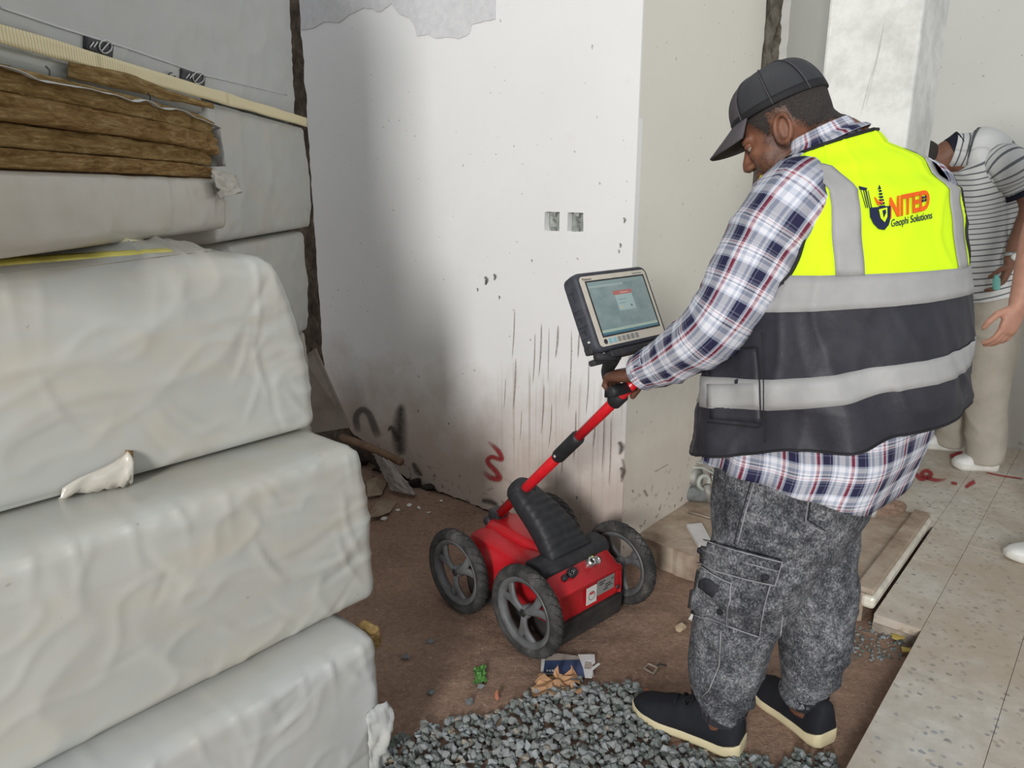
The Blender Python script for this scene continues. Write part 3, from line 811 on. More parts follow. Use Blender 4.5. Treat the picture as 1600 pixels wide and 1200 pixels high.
M['plate'] = simple('grey_rating_plate', (.30, .30, .29), .4, .2, .4, .12, 40, 0)
M['red_print'] = simple('red_print', (.60, .04, .04), .5, 0, .3, .1, 40, 0)
M['led'] = simple('green_led', (.55, .75, .05), .3, 0, .5, .05, 40, 0, emis=1.2)
CF = Vector((-.678, .735, 0)).normalized(); CR = Vector((CF.y, -CF.x, 0))
CO = V(.237, 2.13, 0)+CF*.02
def C(x, y, z): return CO+CR*x+CF*y+Z*z
cart = thing('ground_radar_cart', CO+CF*.17, 'red four-wheeled ground radar cart with black arch and red push handle', 'survey cart')
def cart_loft(secs, n=None):
    g = G(); g.loft([[C(*p) for p in s] for s in secs]); return g
# body shell: cross-sections along y (front to back), each a rounded hull outline in x,z
def hull(y, w0, w1, z0, z1, crown=.0, r=.03):
    pts = []
    for (cx, cz, a0) in ((w0-r*.5, z0+r*.5, -90), ):
        pass
    pts = [(-w0, z0), (-w0-.004, z0+(z1-z0)*.4), (-w1, z1-r), (-w1+r*.3, z1-r*.3), (-w1+r, z1), (-w1*.4, z1+crown), (0, z1+crown*1.15), (w1*.4, z1+crown), (w1-r, z1), (w1-r*.3, z1-r*.3), (w1, z1-r), (w0+.004, z0+(z1-z0)*.4), (w0, z0)]
    return [(x, y, z) for x, z in pts]
secs = [hull(-.035, .150, .148, .085, .165, 0, .012), hull(-.045, .152, .150, .085, .185, 0, .014), hull(-.030, .155, .152, .085, .198, 0, .016), hull(.02, .158, .152, .085, .238, 0, .018), hull(.045, .158, .15, .085, .248, .0, .02), hull(.10, .158, .145, .085, .245, .004, .03), hull(.17, .158, .14, .085, .238, .010, .03), hull(.27, .158, .14, .085, .240, .014, .03), hull(.36, .156, .138, .085, .245, .010, .028), hull(.41, .150, .130, .085, .238, .0, .03), hull(.43, .13, .11, .09, .21, 0, .03)]
body = mk('body_shell', cart_loft(list(reversed(secs))), M['red'], cart, True, .004)
sh = G()
for p in body.data.vertices: pass
bodyG = cart_loft(secs)
# raised hood with a recess under the arch, and side pods
g = G(); g.loft([[C(x, y, z) for x, z in ((-w, .225), (-w, zt-.012), (-w+.015, zt), (w-.015, zt), (w, zt-.012), (w, .225))] for y, w, zt in ((.415, .05, .25), (.39, .062, .268), (.30, .075, .276), (.20, .07, .272), (.12, .055, .262), (.10, .05, .245))])
mk('hood', g, M['red'], cart, True, .006)
for sx in (-1, 1):
    g = G(); g.box(C(sx*.145, -.005, .14), CR*.022, CF*.035, Z*.048); mk('bumper', g, M['red'], cart, True, .01)
    g = G(); g.loft([[C(sx*(.135+dx), y, z) for dx, y, z in ((0, y0, .245), (.03, y0, .225), (.03, y0, .20), (0, y0, .20))] for y0 in (.03, .10)])
    mk('side_fin', g, M['rim'], cart, True, .004)
g = G(); g.loft([[C(x, y, z) for x, z in ((-w, .022), (-w-.01, .09), (w+.01, .09), (w, .022))] for y, w in ((-.052, .148), (-.03, .152), (.38, .152), (.42, .13))])
mk('antenna_skid', g, M['under'], cart, False, .006)
# black arch: T-bar across the rear, ribbed spine rising forward to the tube
g = G(); g.loft([[C(x, y, z) for y, z in ((.012, .222), (.012, .247), (.030, .266), (.075, .270), (.100, .262), (.100, .235))] for x in (-.158, -.15, -.06, .06, .15, .158)])
arch = mk('arch_base', g, M['blackm'], cart, True, .008)
PV = C(-.005, .405, .262); HE = V(.296, 1.795, .918)
HD = (HE-PV).normalized()
L_ = (HE-PV).length
_t = (.228-.405)/HD.dot(CF); _tp = PV+HD*_t; XT, YT, ZT = (_tp-CO).dot(CR), .228, _tp.z
spine = smooth_path([(.055, .250, 0), (.085, .282, XT*.1), (.120, .262+(ZT-.262)*.40, XT*.35), (.158, .262+(ZT-.262)*.64, XT*.6), (.195, .262+(ZT-.262)*.85, XT*.85), (YT, ZT+.004, XT)], 8)
rings = []; m = len(spine)
for i, p in enumerate(spine):
    d = spine[min(i+1, m-1)]-spine[max(i-1, 0)]; d.normalize(); d.z = 0; d.normalize(); nrm = Vector((-d.y, d.x, 0))
    t = i/(m-1); w = .104-.054*t**.8; th = .034+.010*math.sin(math.pi*t)
    rib = .0022*(1 if (i % 4) < 2 else -1)*(1 if .08 < t < .8 else 0)
    ring = []
    for k in range(16):
        a = 2*math.pi*k/16; cx = math.cos(a); sx = math.sin(a)
        X = p.z+w*math.copysign(abs(cx)**.55, cx); Yn = th*math.copysign(abs(sx)**.6, sx)+(rib if sx > .3 and abs(cx) < .75 else 0)
        q = p+nrm*Yn; ring.append(C(X, q.x, q.y))
    rings.append(ring)
g = G(); g.loft(rings); mk('arch_spine', g, M['black'], arch, True)
g = G(); g.lathe([(.0, -.040), (.034, -.040), (.044, -.024), (.046, 0), (.044, .024), (.034, .040), (0, .040)], C(XT, YT, ZT), -HD, 20); mk('arch_collar', g, M['black'], arch, True)
# handle
tube = mk('handle_tube', G().tube([PV+HD*.03, PV+HD*(L_*.62)], .017, 16), M['red_tube'], cart)
mk('handle_tube', G().tube([PV+HD*(L_*.60), HE+HD*.025], .0145, 16), M['red_tube'], cart)
g = G(); a = PV+HD*(L_*.545); b = PV+HD*(L_*.70); g.tube([a, a+HD*.012, b-HD*.01, b], [.018, .0215, .0215, .018], 16); sl = mk('clamp_sleeve', g, M['black'], cart)
g = G(); q, w = frame_from(HD); g.lathe([(0, 0), (.006, 0), (.006, .004), (0, .006)], PV+HD*(L_*.565)-CR*.021, -CR, 10); mk('bolt', g, M['metal'], sl)
# pivot block
g = G(); g.box(PV-Z*.012, CR*.036, CF*.024, Z*.018); g.box(PV+HD*.014, CR*.026, CF*.026, Z*.026)
pv = mk('pivot_block', g, M['dmetal'], cart, False, .006)
mk('pivot_pin', G().tube([PV-CR*.042, PV+CR*.042], .010, 14), M['dmetal'], pv)
for sx in (-1, 1): mk('pivot_knob', G().lathe([(0, -.008), (.016, -.008), (.018, 0), (.016, .008), (0, .008)], PV+CR*(sx*.042)-Z*.004, CR, 12), M['black'], pv)
mk('bolt', G().lathe([(0, 0), (.005, 0), (.005, .004), (0, .005)], PV-CR*.024-Z*.02-CF*.02, -CR-CF, 8), M['metal'], pv)
# crossbar grip and the tablet arm
GB1 = HE-CR*.062; GB2 = HE+CR*.075
gr = mk('grip_bar', G().tube([GB1-CR*.012, GB1-CR*.009, GB1, GB2], [.011, .0145, .0150, .0145], 14), M['black'], cart)
g = G(); a = HE-HD*.065; g.tube([a-HD*.02, a-HD*.016, a+HD*.022, a+HD*.026], [.017, .021, .021, .017], 14); g.box(a+Z*.02+CF*.012, CR*.018, CF*.016, Z*.018)
cl = mk('mount_clamp', g, M['black'], cart, True)
TC = V(.270, 1.79, 1.122); yaw, pit, rol = -.806, .45, .02       # tablet centre and attitude
TN = V(math.cos(yaw)*math.cos(pit), math.sin(yaw)*math.cos(pit), math.sin(pit)); TR_ = V(-math.sin(yaw), math.cos(yaw), 0); TU_ = TN.cross(TR_)
def T(x, y, z): return TC+TR_*x+TU_*y+TN*z
mk('mount_arm', G().tube(smooth_path([a+Z*.03+CF*.02, a+Z*.07+CF*.035, T(-.03, -.11, -.05), T(-.01, -.08, -.05)], 6), [.017]*19, 12), M['blackm'], cart)
g = G(); g.box(T(-.005, -.107, -.018), TR_*.10, TU_*.008, TN*.030); g.box(T(-.005, -.06, -.045), TR_*.05, TU_*.055, TN*.008); g.box(T(-.115, -.085, -.028), TR_*.025, TU_*.010, TN*.012); g.box(T(-.100, -.115, -.02), TR_*.05, TU_*.007, TN*.01)
mk('mount_cradle', g, M['blackm'], cart, False, .004)
mk('clamp_lever', G().tube([T(-.06, -.118, -.01), T(-.11, -.112, .0), T(-.15, -.104, .0)], [.007, .008, .009], 8), M['blackm'], cart)

# wheels
def wheel(x, y, side):
    R = .148; c = C(x, y, R); ax = CR*side
    g = G(); prof = []
    for k in range(14):
        a = 2*math.pi*k/14; prof.append((R-.019+.019*math.cos(a), .0235*math.sin(a)))
    g.ring_lathe(prof, c, ax, 56); ty = mk('wheel', g, M['tyre'], cart)
    g = G(); s, t = frame_from(ax)                 # zigzag tread lines
    n = 30
    for k in range(n):
        a0, a1 = 2*math.pi*k/n, 2*math.pi*(k+.5)/n
        def tp(a, h): return c+ax*h+(s*math.cos(a)+t*math.sin(a))*(R-.019+.0195*math.sqrt(max(0, 1-(h/.0235)**2)))
        for (p, q, h0, h1) in ((a0, a1, -.017, .004), (a1, 2*math.pi*(k+1)/n, .004, -.017), (a0, a1, .017, .0), ):
            g.tube([tp(p, h0), tp((p+q)/2, (h0+h1)/2), tp(q, h1)], .0011, 4)
    mk('tread', g, M['tread'], ty)
    g = G(); g.ring_lathe([(.107, -.016), (.114, -.019), (.114, .019), (.107, .016), (.098, .012), (.094, 0), (.098, -.012)], c, ax, 48)
    for k in range(3):                             # three swept twin-blade spokes
        for dq in (-.26, .26):
            a0 = 2*math.pi*k/3+.5
            pts = [c+(s*math.cos(a0+dq*f)+t*math.sin(a0+dq*f))*r+ax*h for r, f, h in ((.014, .2, .010), (.04, .25, .012), (.07, .65, .008), (.100, 1.25, .002))]
            P = smooth_path(pts, 4); rr = []
            for i, p in enumerate(P):
                d = (P[min(i+1, len(P)-1)]-P[max(i-1, 0)]).normalized(); w = d.cross(ax).normalized()
                hw = .011+.004*i/len(P)
                rr.append([p+w*hw+ax*.002, p+w*hw*.5+ax*.007, p-w*hw*.5+ax*.007, p-w*hw+ax*.002, p-w*hw*.8-ax*.006, p+w*hw*.8-ax*.006])
            g.loft(rr)
    mk('rim', g, M['rim'], ty)
    g = G(); g.lathe([(0, -.02), (.02, -.02), (.022, .008), (.016, .014), (0, .014)], c, ax, 20); mk('hub', g, M['rim'], ty)
    g = G(); g.lathe([(.012, .012), (.012, .017), (.007, .018), (.0, .015)], c, ax, 16); mk('hub_cap', g, M['dmetal'], ty)
for y in (.02, .355):
    wheel(-.225, y, -1); wheel(.225, y, 1)
    mk('axle', G().tube([C(-.22, y, .148), C(.22, y, .148)], .009, 10), M['dmetal'], cart)
# rear panel: sloping connector deck (y -.03..02) and upright plate
RN = (-CF*.62+Z*.78).normalized(); RU = (CF*.78+Z*.62).normalized()
def deck(x, v): return C(x, -.006, .217)+RU*v+RN*.003
def conn(name, x, v, prof, mat, n=16): return mk(name, G().lathe(prof, deck(x, v), RN, n), M[mat], cart)
conn('connector_cap', -.088, 0, [(0, .010), (.009, .010), (.011, .004), (.011, -.004)], 'black')
c_ = conn('connector', -.052, .004, [(.0, .006), (.010, .006), (.010, .014), (.016, .014), (.017, -.004)], 'black')
for a in range(4): mk('pin', G().tube([deck(-.052+.005*math.cos(a*1.57), .004+.005*math.sin(a*1.57)), deck(-.052+.005*math.cos(a*1.57), .004+.005*math.sin(a*1.57))+RN*.011], .0014, 6), M['metal'], c_)
c_ = conn('connector', .036, .006, [(0, .014), (.0085, .014), (.0085, .022), (.0145, .022), (.016, .004), (.016, -.004)], 'metal')
mk('connector_core', G().lathe([(0, .0165), (.0080, .0165), (.0080, .012)], deck(.036, .006), RN, 12), M['black'], c_)
conn('connector_cap', .067, .004, [(0, .006), (.010, .006), (.010, .009), (.0135, .009), (.0135, -.004)], 'metal')
conn('status_light', .060, .020, [(0, .005), (.0035, .005), (.004, -.002)], 'led', 10)
def rear(x, z, off=.0): return C(x, -.0465-off+.0, z)
g = G(); g.box(rear(.004, .140, -.003), CR*.024, CF*.001, Z*.030); st_ = mk('sticker', g, M['sticker'], cart, False)
g = G(); g.ring_lathe([(.014, .0), (.0155, 0), (.0155, .0006), (.014, .0006)], rear(.004, .138, -.002), -CF, 20); mk('sticker_ring', g, M['print_black'], st_)
g = G(); g.box(rear(.004, .146, -.0018), CR*.009, CF*.0006, Z*.0035); mk('sticker_print', g, M['red_print'], st_, False)
g = G(); g.box(rear(.074, .150, -.003), CR*.042, CF*.001, Z*.026); pl = mk('rating_plate', g, M['plate'], cart, False)
def flat_text(s, size, at, ex, ey, bold=0.0):
    vs, fs = text_polys(s, size, bold); return G().add([at+ex*x+ey*y for x, y in vs], fs)
mk('plate_print', flat_text('CE', .012, rear(.100, .158, -.0018), CR, Z, .0002), M['print_black'], pl, False)
for i, (x0, w) in enumerate([(.040, .03), (.040, .022), (.070, .026), (.070, .034), (.060, .022)]):
    g = G(); g.box(rear(x0+w/2, .168-.008*i, -.0018), CR*w/2, CF*.0004, Z*.0016); mk('plate_print', g, M['print_black'], pl, False)
mk('panel_screw', G().lathe([(0, .004), (.006, .004), (.008, 0)], rear(.135, .118, -.002), -CF, 12), M['dmetal'], cart)

# ------------------------------------------------------------------ rugged tablet
def screen_mat():
    m, t, b = newmat('lit_dim_screen'); v = coord(t, 'UV'); s = sep(t, v)
    base = ramp(t, noise_n(t, v, 3.5, 4), [(.3, (.11, .16, .17)), (.7, (.19, .24, .24))])
    def rect(x0, x1, y0, y1):
        def st(c, a, b_): return math_n(t, 'MULTIPLY', math_n(t, 'GREATER_THAN', c, a), math_n(t, 'LESS_THAN', c, b_))
        return math_n(t, 'MULTIPLY', st(s[0], x0, x1), st(s[1], y0, y1))
    for r, c in [((0, 1, .93, 1), (.16, .22, .22)), ((.01, .6, .885, .925), (.22, .28, .27)), ((.40, .70, .40, .76), (.24, .32, .32)), ((.38, .71, .70, .78), (.30, .10, .09)), ((0, 1, .05, .10), (.26, .33, .28)), ((0, 1, 0, .05), (.05, .12, .16)), ((.44, .47, .44, .48), (.45, .35, .15)), ((.62, .65, .45, .49), (.08, .10, .14)), ((.44, .58, .60, .615), (.14, .2, .2)), ((.44, .56, .53, .545), (.14, .2, .2)), ((.50, .64, .725, .745), (.45, .25, .22))]:
        base = mix(t, rect(*r), base, c)
    t.links.new(base, b.inputs['Base Color']); t.links.new(base, b.inputs['Emission Color']); b.inputs['Emission Strength'].default_value = .35
    b.inputs['Roughness'].default_value = .18; return m
M['screen'] = screen_mat()
M['bezel'] = simple('beige_bezel', (.60, .55, .47), .5, 0, .4, .06, 40, 0)
M['case'] = simple('dark_rubber_case', (.045, .048, .06), .6, 0, .35, .25, 40, .1)
tab = thing('rugged_tablet', TC-TU_*.1-TN*.02, 'rugged tablet computer in a dark rubber case, clamped on the cart handle', 'tablet')
def rrect(w, h, r, n=5):
    out = []
    for cx, cy, a0 in ((w-r, h-r, 0), (-w+r, h-r, 90), (-w+r, -h+r, 180), (w-r, -h+r, 270)):
        for k in range(n+1):
            a = math.radians(a0+90*k/n); out.append((cx+r*math.cos(a), cy+r*math.sin(a)))
    return out
g = G(); g.loft([[T(x, y, z) for x, y in rrect(w, h, r)] for w, h, r, z in ((.128, .088, .02, -.045), (.136, .095, .02, -.040), (.1385, .0975, .02, -.02), (.1385, .0975, .02, -.004), (.134, .093, .018, .003), (.126, .086, .012, .003))])
case = mk('case', g, M['case'], tab, True, .002)
g = G(); g.prism(rrect(.1265, .0865, .010), T(0, 0, .0015), TR_, TU_, TN, .0032); bz = mk('bezel', g, M['bezel'], tab, False)
sw, shh, sx0, sy0 = .110, .0665, .002, .0045
g = G(); g.add([T(sx0-sw, sy0-shh, .0052), T(sx0+sw, sy0-shh, .0052), T(sx0+sw, sy0+shh, .0052), T(sx0-sw, sy0+shh, .0052)], [(0, 1, 2, 3)], [(0, 0), (1, 0), (1, 1), (0, 1)])
scr = mk('screen', g, M['screen'], tab, False)
for (cx, cy, hw, hh) in ((sx0, sy0+shh+.0015, sw+.003, .0018), (sx0, sy0-shh-.0015, sw+.003, .0018), (sx0-sw-.0015, sy0, .0018, shh), (sx0+sw+.0015, sy0, .0018, shh)):
    g = G(); g.box(T(cx, cy, .0052), TR_*hw, TU_*hh, TN*.0008); mk('screen_frame', g, M['print_black'], scr, False)
mk('maker_mark', flat_text('Panasonic', .0085, T(-.118, .0765, .0051), TR_, TU_, .00012), M['print_black'], bz, False)
g = G(); g.box(T(.092, .0795, .0050), TR_*.018, TU_*.0014, TN*.0004); mk('model_mark', g, M['plate'], bz, False)
M['icon'] = simple('pale_blue_icon', (.25, .45, .50), .5, 0, .3, .1, 30, 0)
for i in range(8):
    x = -.106+i*.017
    g = G(); g.prism(rrect(.0062, .0062, .002 if i else .006), T(x, -.0755, .005), TR_, TU_, TN, .0008)
    mk('button', g, M['print_black'] if i == 0 else M['icon'] if i < 3 else M['plate'], bz, False)
for y, h in ((.045, .034), (-.012, .016), (-.043, .013)):          # port covers on the left edge
    g = G(); g.box(T(-.1390, y, -.020), TR_*.0018, TU_*h, TN*.015); pc = mk('port_cover', g, M['case'], tab, False, .0012)
    g = G(); g.box(T(-.1412, y+h*.3, -.022), TR_*.0006, TU_*.0016, TN*.006); g.box(T(-.1412, y-h*.1, -.017), TR_*.0006, TU_*h*.3, TN*.001); mk('cover_mark', g, M['print_black'], pc, False)
g = G(); g.lathe([(0, 0), (.005, 0), (.006, .003), (0, .006)], T(-.139, -.067, -.016), -TR_, 10); mk('latch', g, M['metal'], tab)
# ------------------------------------------------------------------ people: helpers
def skin_mat(name, col, dark):
    m, t, b = newmat(name); v = coord(t)
    base = ramp(t, noise_n(t, v, 30, 5), [(.3, tuple(c*.86 for c in col)), (.7, tuple(min(1, c*1.10) for c in col))])
    at = nd(t, 'ShaderNodeAttribute'); at.attribute_name = 'stubble'
    sp = ramp(t, noise_n(t, v, 330, 3, .6), [(.40, 1), (.62, .35)])
    base = mix(t, math_n(t, 'MULTIPLY', at.outputs['Fac'], sp), base, dark)
    t.links.new(base, b.inputs['Base Color']); b.inputs['Roughness'].default_value = .52; b.inputs['Specular IOR Level'].default_value = .35
    b.inputs['Subsurface Weight'].default_value = .08; b.inputs['Subsurface Radius'].default_value = (.01, .004, .002)
    bump(t, b, noise_n(t, v, 260, 3), .08, .002); return m
M['skin1'] = skin_mat('deep_brown_skin', (.205, .088, .052), (.04, .024, .017))
M['skin2'] = skin_mat('brown_skin', (.20, .095, .06), (.03, .02, .016))
M['skin3'] = skin_mat('tan_skin', (.42, .22, .155), (.03, .02, .016))
def hair_mat():
    m, t, b = newmat('short_black_hair'); v = coord(t)
    t.links.new(ramp(t, noise_n(t, v, 420, 4, .7), [(.35, (.012, .010, .009)), (.62, (.05, .04, .035)), (.75, (.13, .10, .085))]), b.inputs['Base Color'])
    b.inputs['Roughness'].default_value = .8; bump(t, b, noise_n(t, v, 420, 4, .7), .8, .003); return m
M['hair'] = hair_mat()
def plaid_mat():
    m, t, b = newmat('plaid_shirt_cloth'); v = coord(t, 'UV'); s = sep(t, v)
    wht, lb, nv, gy_, rd, dr = (.66, .67, .72), (.36, .40, .49), (.020, .020, .055), (.13, .135, .19), (.40, .055, .075), (.13, .025, .04)
    st = [(0, wht), (.10, lb), (.20, wht), (.27, rd), (.31, dr), (.345, rd), (.37, wht), (.41, lb), (.46, nv), (.66, gy_), (.69, nv), (.75, lb), (.81, wht), (.87, lb), (.94, wht)]
    def tr(c, per, ph): return ramp(t, math_n(t, 'FRACT', math_n(t, 'ADD', math_n(t, 'DIVIDE', c, per), ph)), st, 'CONSTANT')
    st2 = [(0, lb), (.10, wht), (.25, lb), (.31, nv), (.58, gy_), (.62, nv), (.67, gy_), (.76, wht), (.80, rd), (.82, wht), (.90, gy_), (.94, wht)]
    def tr2(c, per, ph): return ramp(t, math_n(t, 'FRACT', math_n(t, 'ADD', math_n(t, 'DIVIDE', c, per), ph)), st2, 'CONSTANT')
    base = mix(t, .46, tr(s[0], .074, .1), tr2(s[1], .066, .3))
    tw = noise_n(t, coord(t, 'UV', (900, 900, 1)), 1, 2)
    base = mix(t, .12, base, tw, 'OVERLAY')
    t.links.new(base, b.inputs['Base Color']); b.inputs['Roughness'].default_value = .85; b.inputs['Specular IOR Level'].default_value = .2
    bump(t, b, noise_n(t, coord(t, 'Object'), 24, 4), .25, .01); return m
M['plaid'] = plaid_mat()
def cloth(name, col, rough=.8, var=.08, bs=18, bm=.2, spec=.25, bd=.01):
    return simple(name, col, rough, 0, spec, var, 14, bm, bs, bd)
M['lime'] = cloth('fluorescent_lime_cloth', (.64, .93, .012), .75, .03, 12, .18)
M['vest_black'] = cloth('black_vest_cloth', (.022, .022, .030), .55, .3, 14, .3, .4)
M['reflect'] = simple('silver_reflective_tape', (.33, .33, .325), .55, .0, .4, .16, 7, .3, 16, .006)
M['binding'] = cloth('black_binding', (.018, .018, .02), .7)
def denim_mat():
    m, t, b = newmat('acid_wash_denim'); v = coord(t)
    big = noise_n(t, v, 7, 4, .6); fine = noise_n(t, coord(t, 'Object', (1, 1, .75)), 210, 8, .85, .2); mid = noise_n(t, v, 36, 6, .7)
    f = math_n(t, 'ADD', math_n(t, 'MULTIPLY', fine, .60), math_n(t, 'ADD', math_n(t, 'MULTIPLY', mid, .24), math_n(t, 'MULTIPLY', big, .18)))
    t.links.new(ramp(t, f, [(.42, (.016, .017, .021)), (.50, (.070, .073, .082)), (.555, (.20, .205, .22)), (.62, (.42, .425, .44))]), b.inputs['Base Color'])
    b.inputs['Roughness'].default_value = .9; b.inputs['Specular IOR Level'].default_value = .15
    bump(t, b, math_n(t, 'ADD', fine, math_n(t, 'MULTIPLY', mid, .6)), .4, .004); return m
M['denim'] = denim_mat()
M['denim_dark'] = cloth('dark_denim_edge', (.03, .03, .036), .9, .5, 60, .3)
M['denim_light'] = cloth('bleached_seam', (.27, .27, .285), .9, .5, 80, .4)
M['knit'] = cloth('black_knit_upper', (.012, .013, .017), .8, .3, 160, .35, .25, .003)
M['sole'] = simple('cream_rubber_sole', (.56, .49, .31), .55, 0, .4, .10, 14, .05)
M['white_shoe'] = simple('white_leather_shoe', (.70, .70, .67), .5, 0, .4, .06, 20, .1)
M['white_sole'] = simple('white_rubber_sole', (.62, .61, .56), .6, 0, .4, .1, 20, .05)
M['cap_cloth'] = cloth('charcoal_cap_cloth', (.085, .078, .085), .85, .25, 200, .3, .2, .003)
def mesh_mat():
    m, t, b = newmat('black_cap_mesh'); v = coord(t, 'UV')
    w = nd(t, 'ShaderNodeTexWave'); w.bands_direction = 'Y'; w.inputs['Scale'].default_value = 26; t.links.new(v, w.inputs['Vector'])
    t.links.new(ramp(t, w.outputs['Fac'], [(.5, (.008, .008, .010)), (.85, (.085, .09, .10))]), b.inputs['Base Color'])
    b.inputs['Roughness'].default_value = .6; bump(t, b, w.outputs['Fac'], .5, .004); return m
M['cap_mesh'] = mesh_mat()
M['logo_navy'] = cloth('navy_print', (.012, .018, .055), .6, .1, 60, 0)
M['logo_orange'] = cloth('orange_print', (.80, .12, .01), .6, .1, 60, 0)
M['eye_white'] = simple('eye_white', (.30, .25, .21), .3, 0, .5, .05, 40, 0)
M['iris'] = simple('dark_iris', (.02, .012, .01), .2, 0, .6, .1, 40, 0)

def hand(g, wrist, F, P, Tm, curls=(1.0, 1.2, .8), size=1.0, thumb=(.55, .5), spread=.0):
    """palm + four fingers + thumb into g. F finger direction, P palm-facing direction, Tm thumb side"""
    F = F.normalized(); P = (P-F*P.dot(F)).normalized(); Tm = (Tm-F*Tm.dot(F)-P*Tm.dot(P)).normalized(); s = size
    rings = []
    for t, w, h in ((-.15, .027, .022), (.0, .028, .021), (.25, .036, .019), (.55, .041, .0175), (.85, .041, .015), (1.0, .036, .011)):
        c = wrist+F*(.088*s*t)
        rings.append([c+Tm*(w*s*math.copysign(abs(math.cos(a))**.75, math.cos(a)))+P*(h*s*math.sin(a)) for a in [2*math.pi*k/14 for k in range(14)]])
    if (rings[0][1]-rings[0][0]).cross(rings[1][0]-rings[0][0]).dot(rings[0][0]-wrist) < 0: rings = [list(reversed(q)) for q in rings]
    g.loft(rings)
    for k, (off, ln, r) in enumerate(((.029, .070, .0088), (.010, .078, .0090), (-.010, .073, .0086), (-.028, .057, .0078))):
        p = wrist+F*(.080*s)+Tm*(off*s); a = 0; pts = [p-F*.015*s, p]; rs = [r*s, r*1.05*s]
        d0 = (F+Tm*(spread*off*20)).normalized()
        for seg, q in enumerate(curls):
            a += q*(1+.06*(k-1)); d = d0*math.cos(a)+P*math.sin(a); L = ln*(.45, .31, .24)[seg]*s
            pts.append(pts[-1]+d*(L*.55)); rs.append(r*(1-.04*seg)*s); pts.append(pts[-1]+d*(L*.45)); rs.append(r*(.98-.08*seg)*s)
        pts.append(pts[-1]+d*.004*s); rs.append(r*.5*s)
        g.tube(pts, rs, 10)
    p = wrist+F*(.020*s)+Tm*(.024*s)+P*.004*s
    d1 = (F*.55+Tm*.75+P*thumb[0]).normalized(); d2 = (F*.85+Tm*.25+P*thumb[1]).normalized(); d3 = (F*.9-Tm*.1+P*thumb[1]*1.2).normalized()
    q1 = p+d1*.040*s; q2 = q1+d2*.032*s; q3 = q2+d3*.024*s
    g.tube([p-d1*.01*s, p, q1, q2, q3, q3+d3*.005*s], [.013*s, .0145*s, .0115*s, .0100*s, .0085*s, .004*s], 10)
def limb(g, pts, rs, n=16, k=5):
    P = smooth_path(pts, k); R = [r.x for r in smooth_path([(r, 0, 0) for r in rs], k)]
    g.tube(P, R, n)
def head_geo(g, hc, hf, hl, hu, s=1.0, nb=None):
    def h(x, y, z): return hc+(hf*x+hl*y+hu*z)*s
    def e(x, y, z, a, b, c, n=20): g.ell(h(x, y, z), hf*a*s, hl*b*s, hu*c*s, n, 12)
    e(-.012, 0, .030, .100, .078, .088, 28)
    e(-.03, 0, .0, .078, .074, .07)
    e(.036, 0, -.035, .058, .063, .088)
    e(.028, 0, -.082, .055, .058, .042)
    e(.070, 0, -.106, .024, .026, .020)
    for y in (-1, 1):
        e(.050, y*.034, -.052, .034, .030, .040)
        e(.070, y*.030, .004, .022, .026, .012)
        e(.066, y*.040, -.030, .020, .020, .014)
        e(.103, y*.0125, -.047, .011, .0085, .009)
        # ear: bowl plus rolled rim and lobe
        e(-.012, y*.075, -.026, .015, .005, .025)
        loop = [h(-.012+.0185*math.cos(a)-.006*math.sin(a), y*(.089+.005*math.cos(a+2.6)), -.024+.030*math.sin(a)) for a in [2*math.pi*k/18 for k in range(19)]]
        g.tube(loop, .0060*s, 8)
        e(-.004, y*.082, -.054, .009, .005, .010)
        e(.003, y*.080, -.028, .006, .005, .009)
    g.tube([h(.086, 0, .002), h(.096, 0, -.016), h(.108, 0, -.036), h(.112, 0, -.044), h(.104, 0, -.052)], [.008*s, .0095*s, .012*s, .013*s, .008*s], 12)
    e(.089, 0, -.073, .014, .026, .0075); e(.087, 0, -.084, .014, .023, .0080)
    return h
def ring_pts(c, r, d, a, b, n=48, e=2.3, zf=None):
    out = []
    for k in range(n):
        q = 2*math.pi*k/n; cx, sx = math.cos(q), math.sin(q)
        out.append(c+r*(a*math.copysign(abs(cx)**(2/e), cx))+d*(b*math.copysign(abs(sx)**(2/e), sx)))
    return out
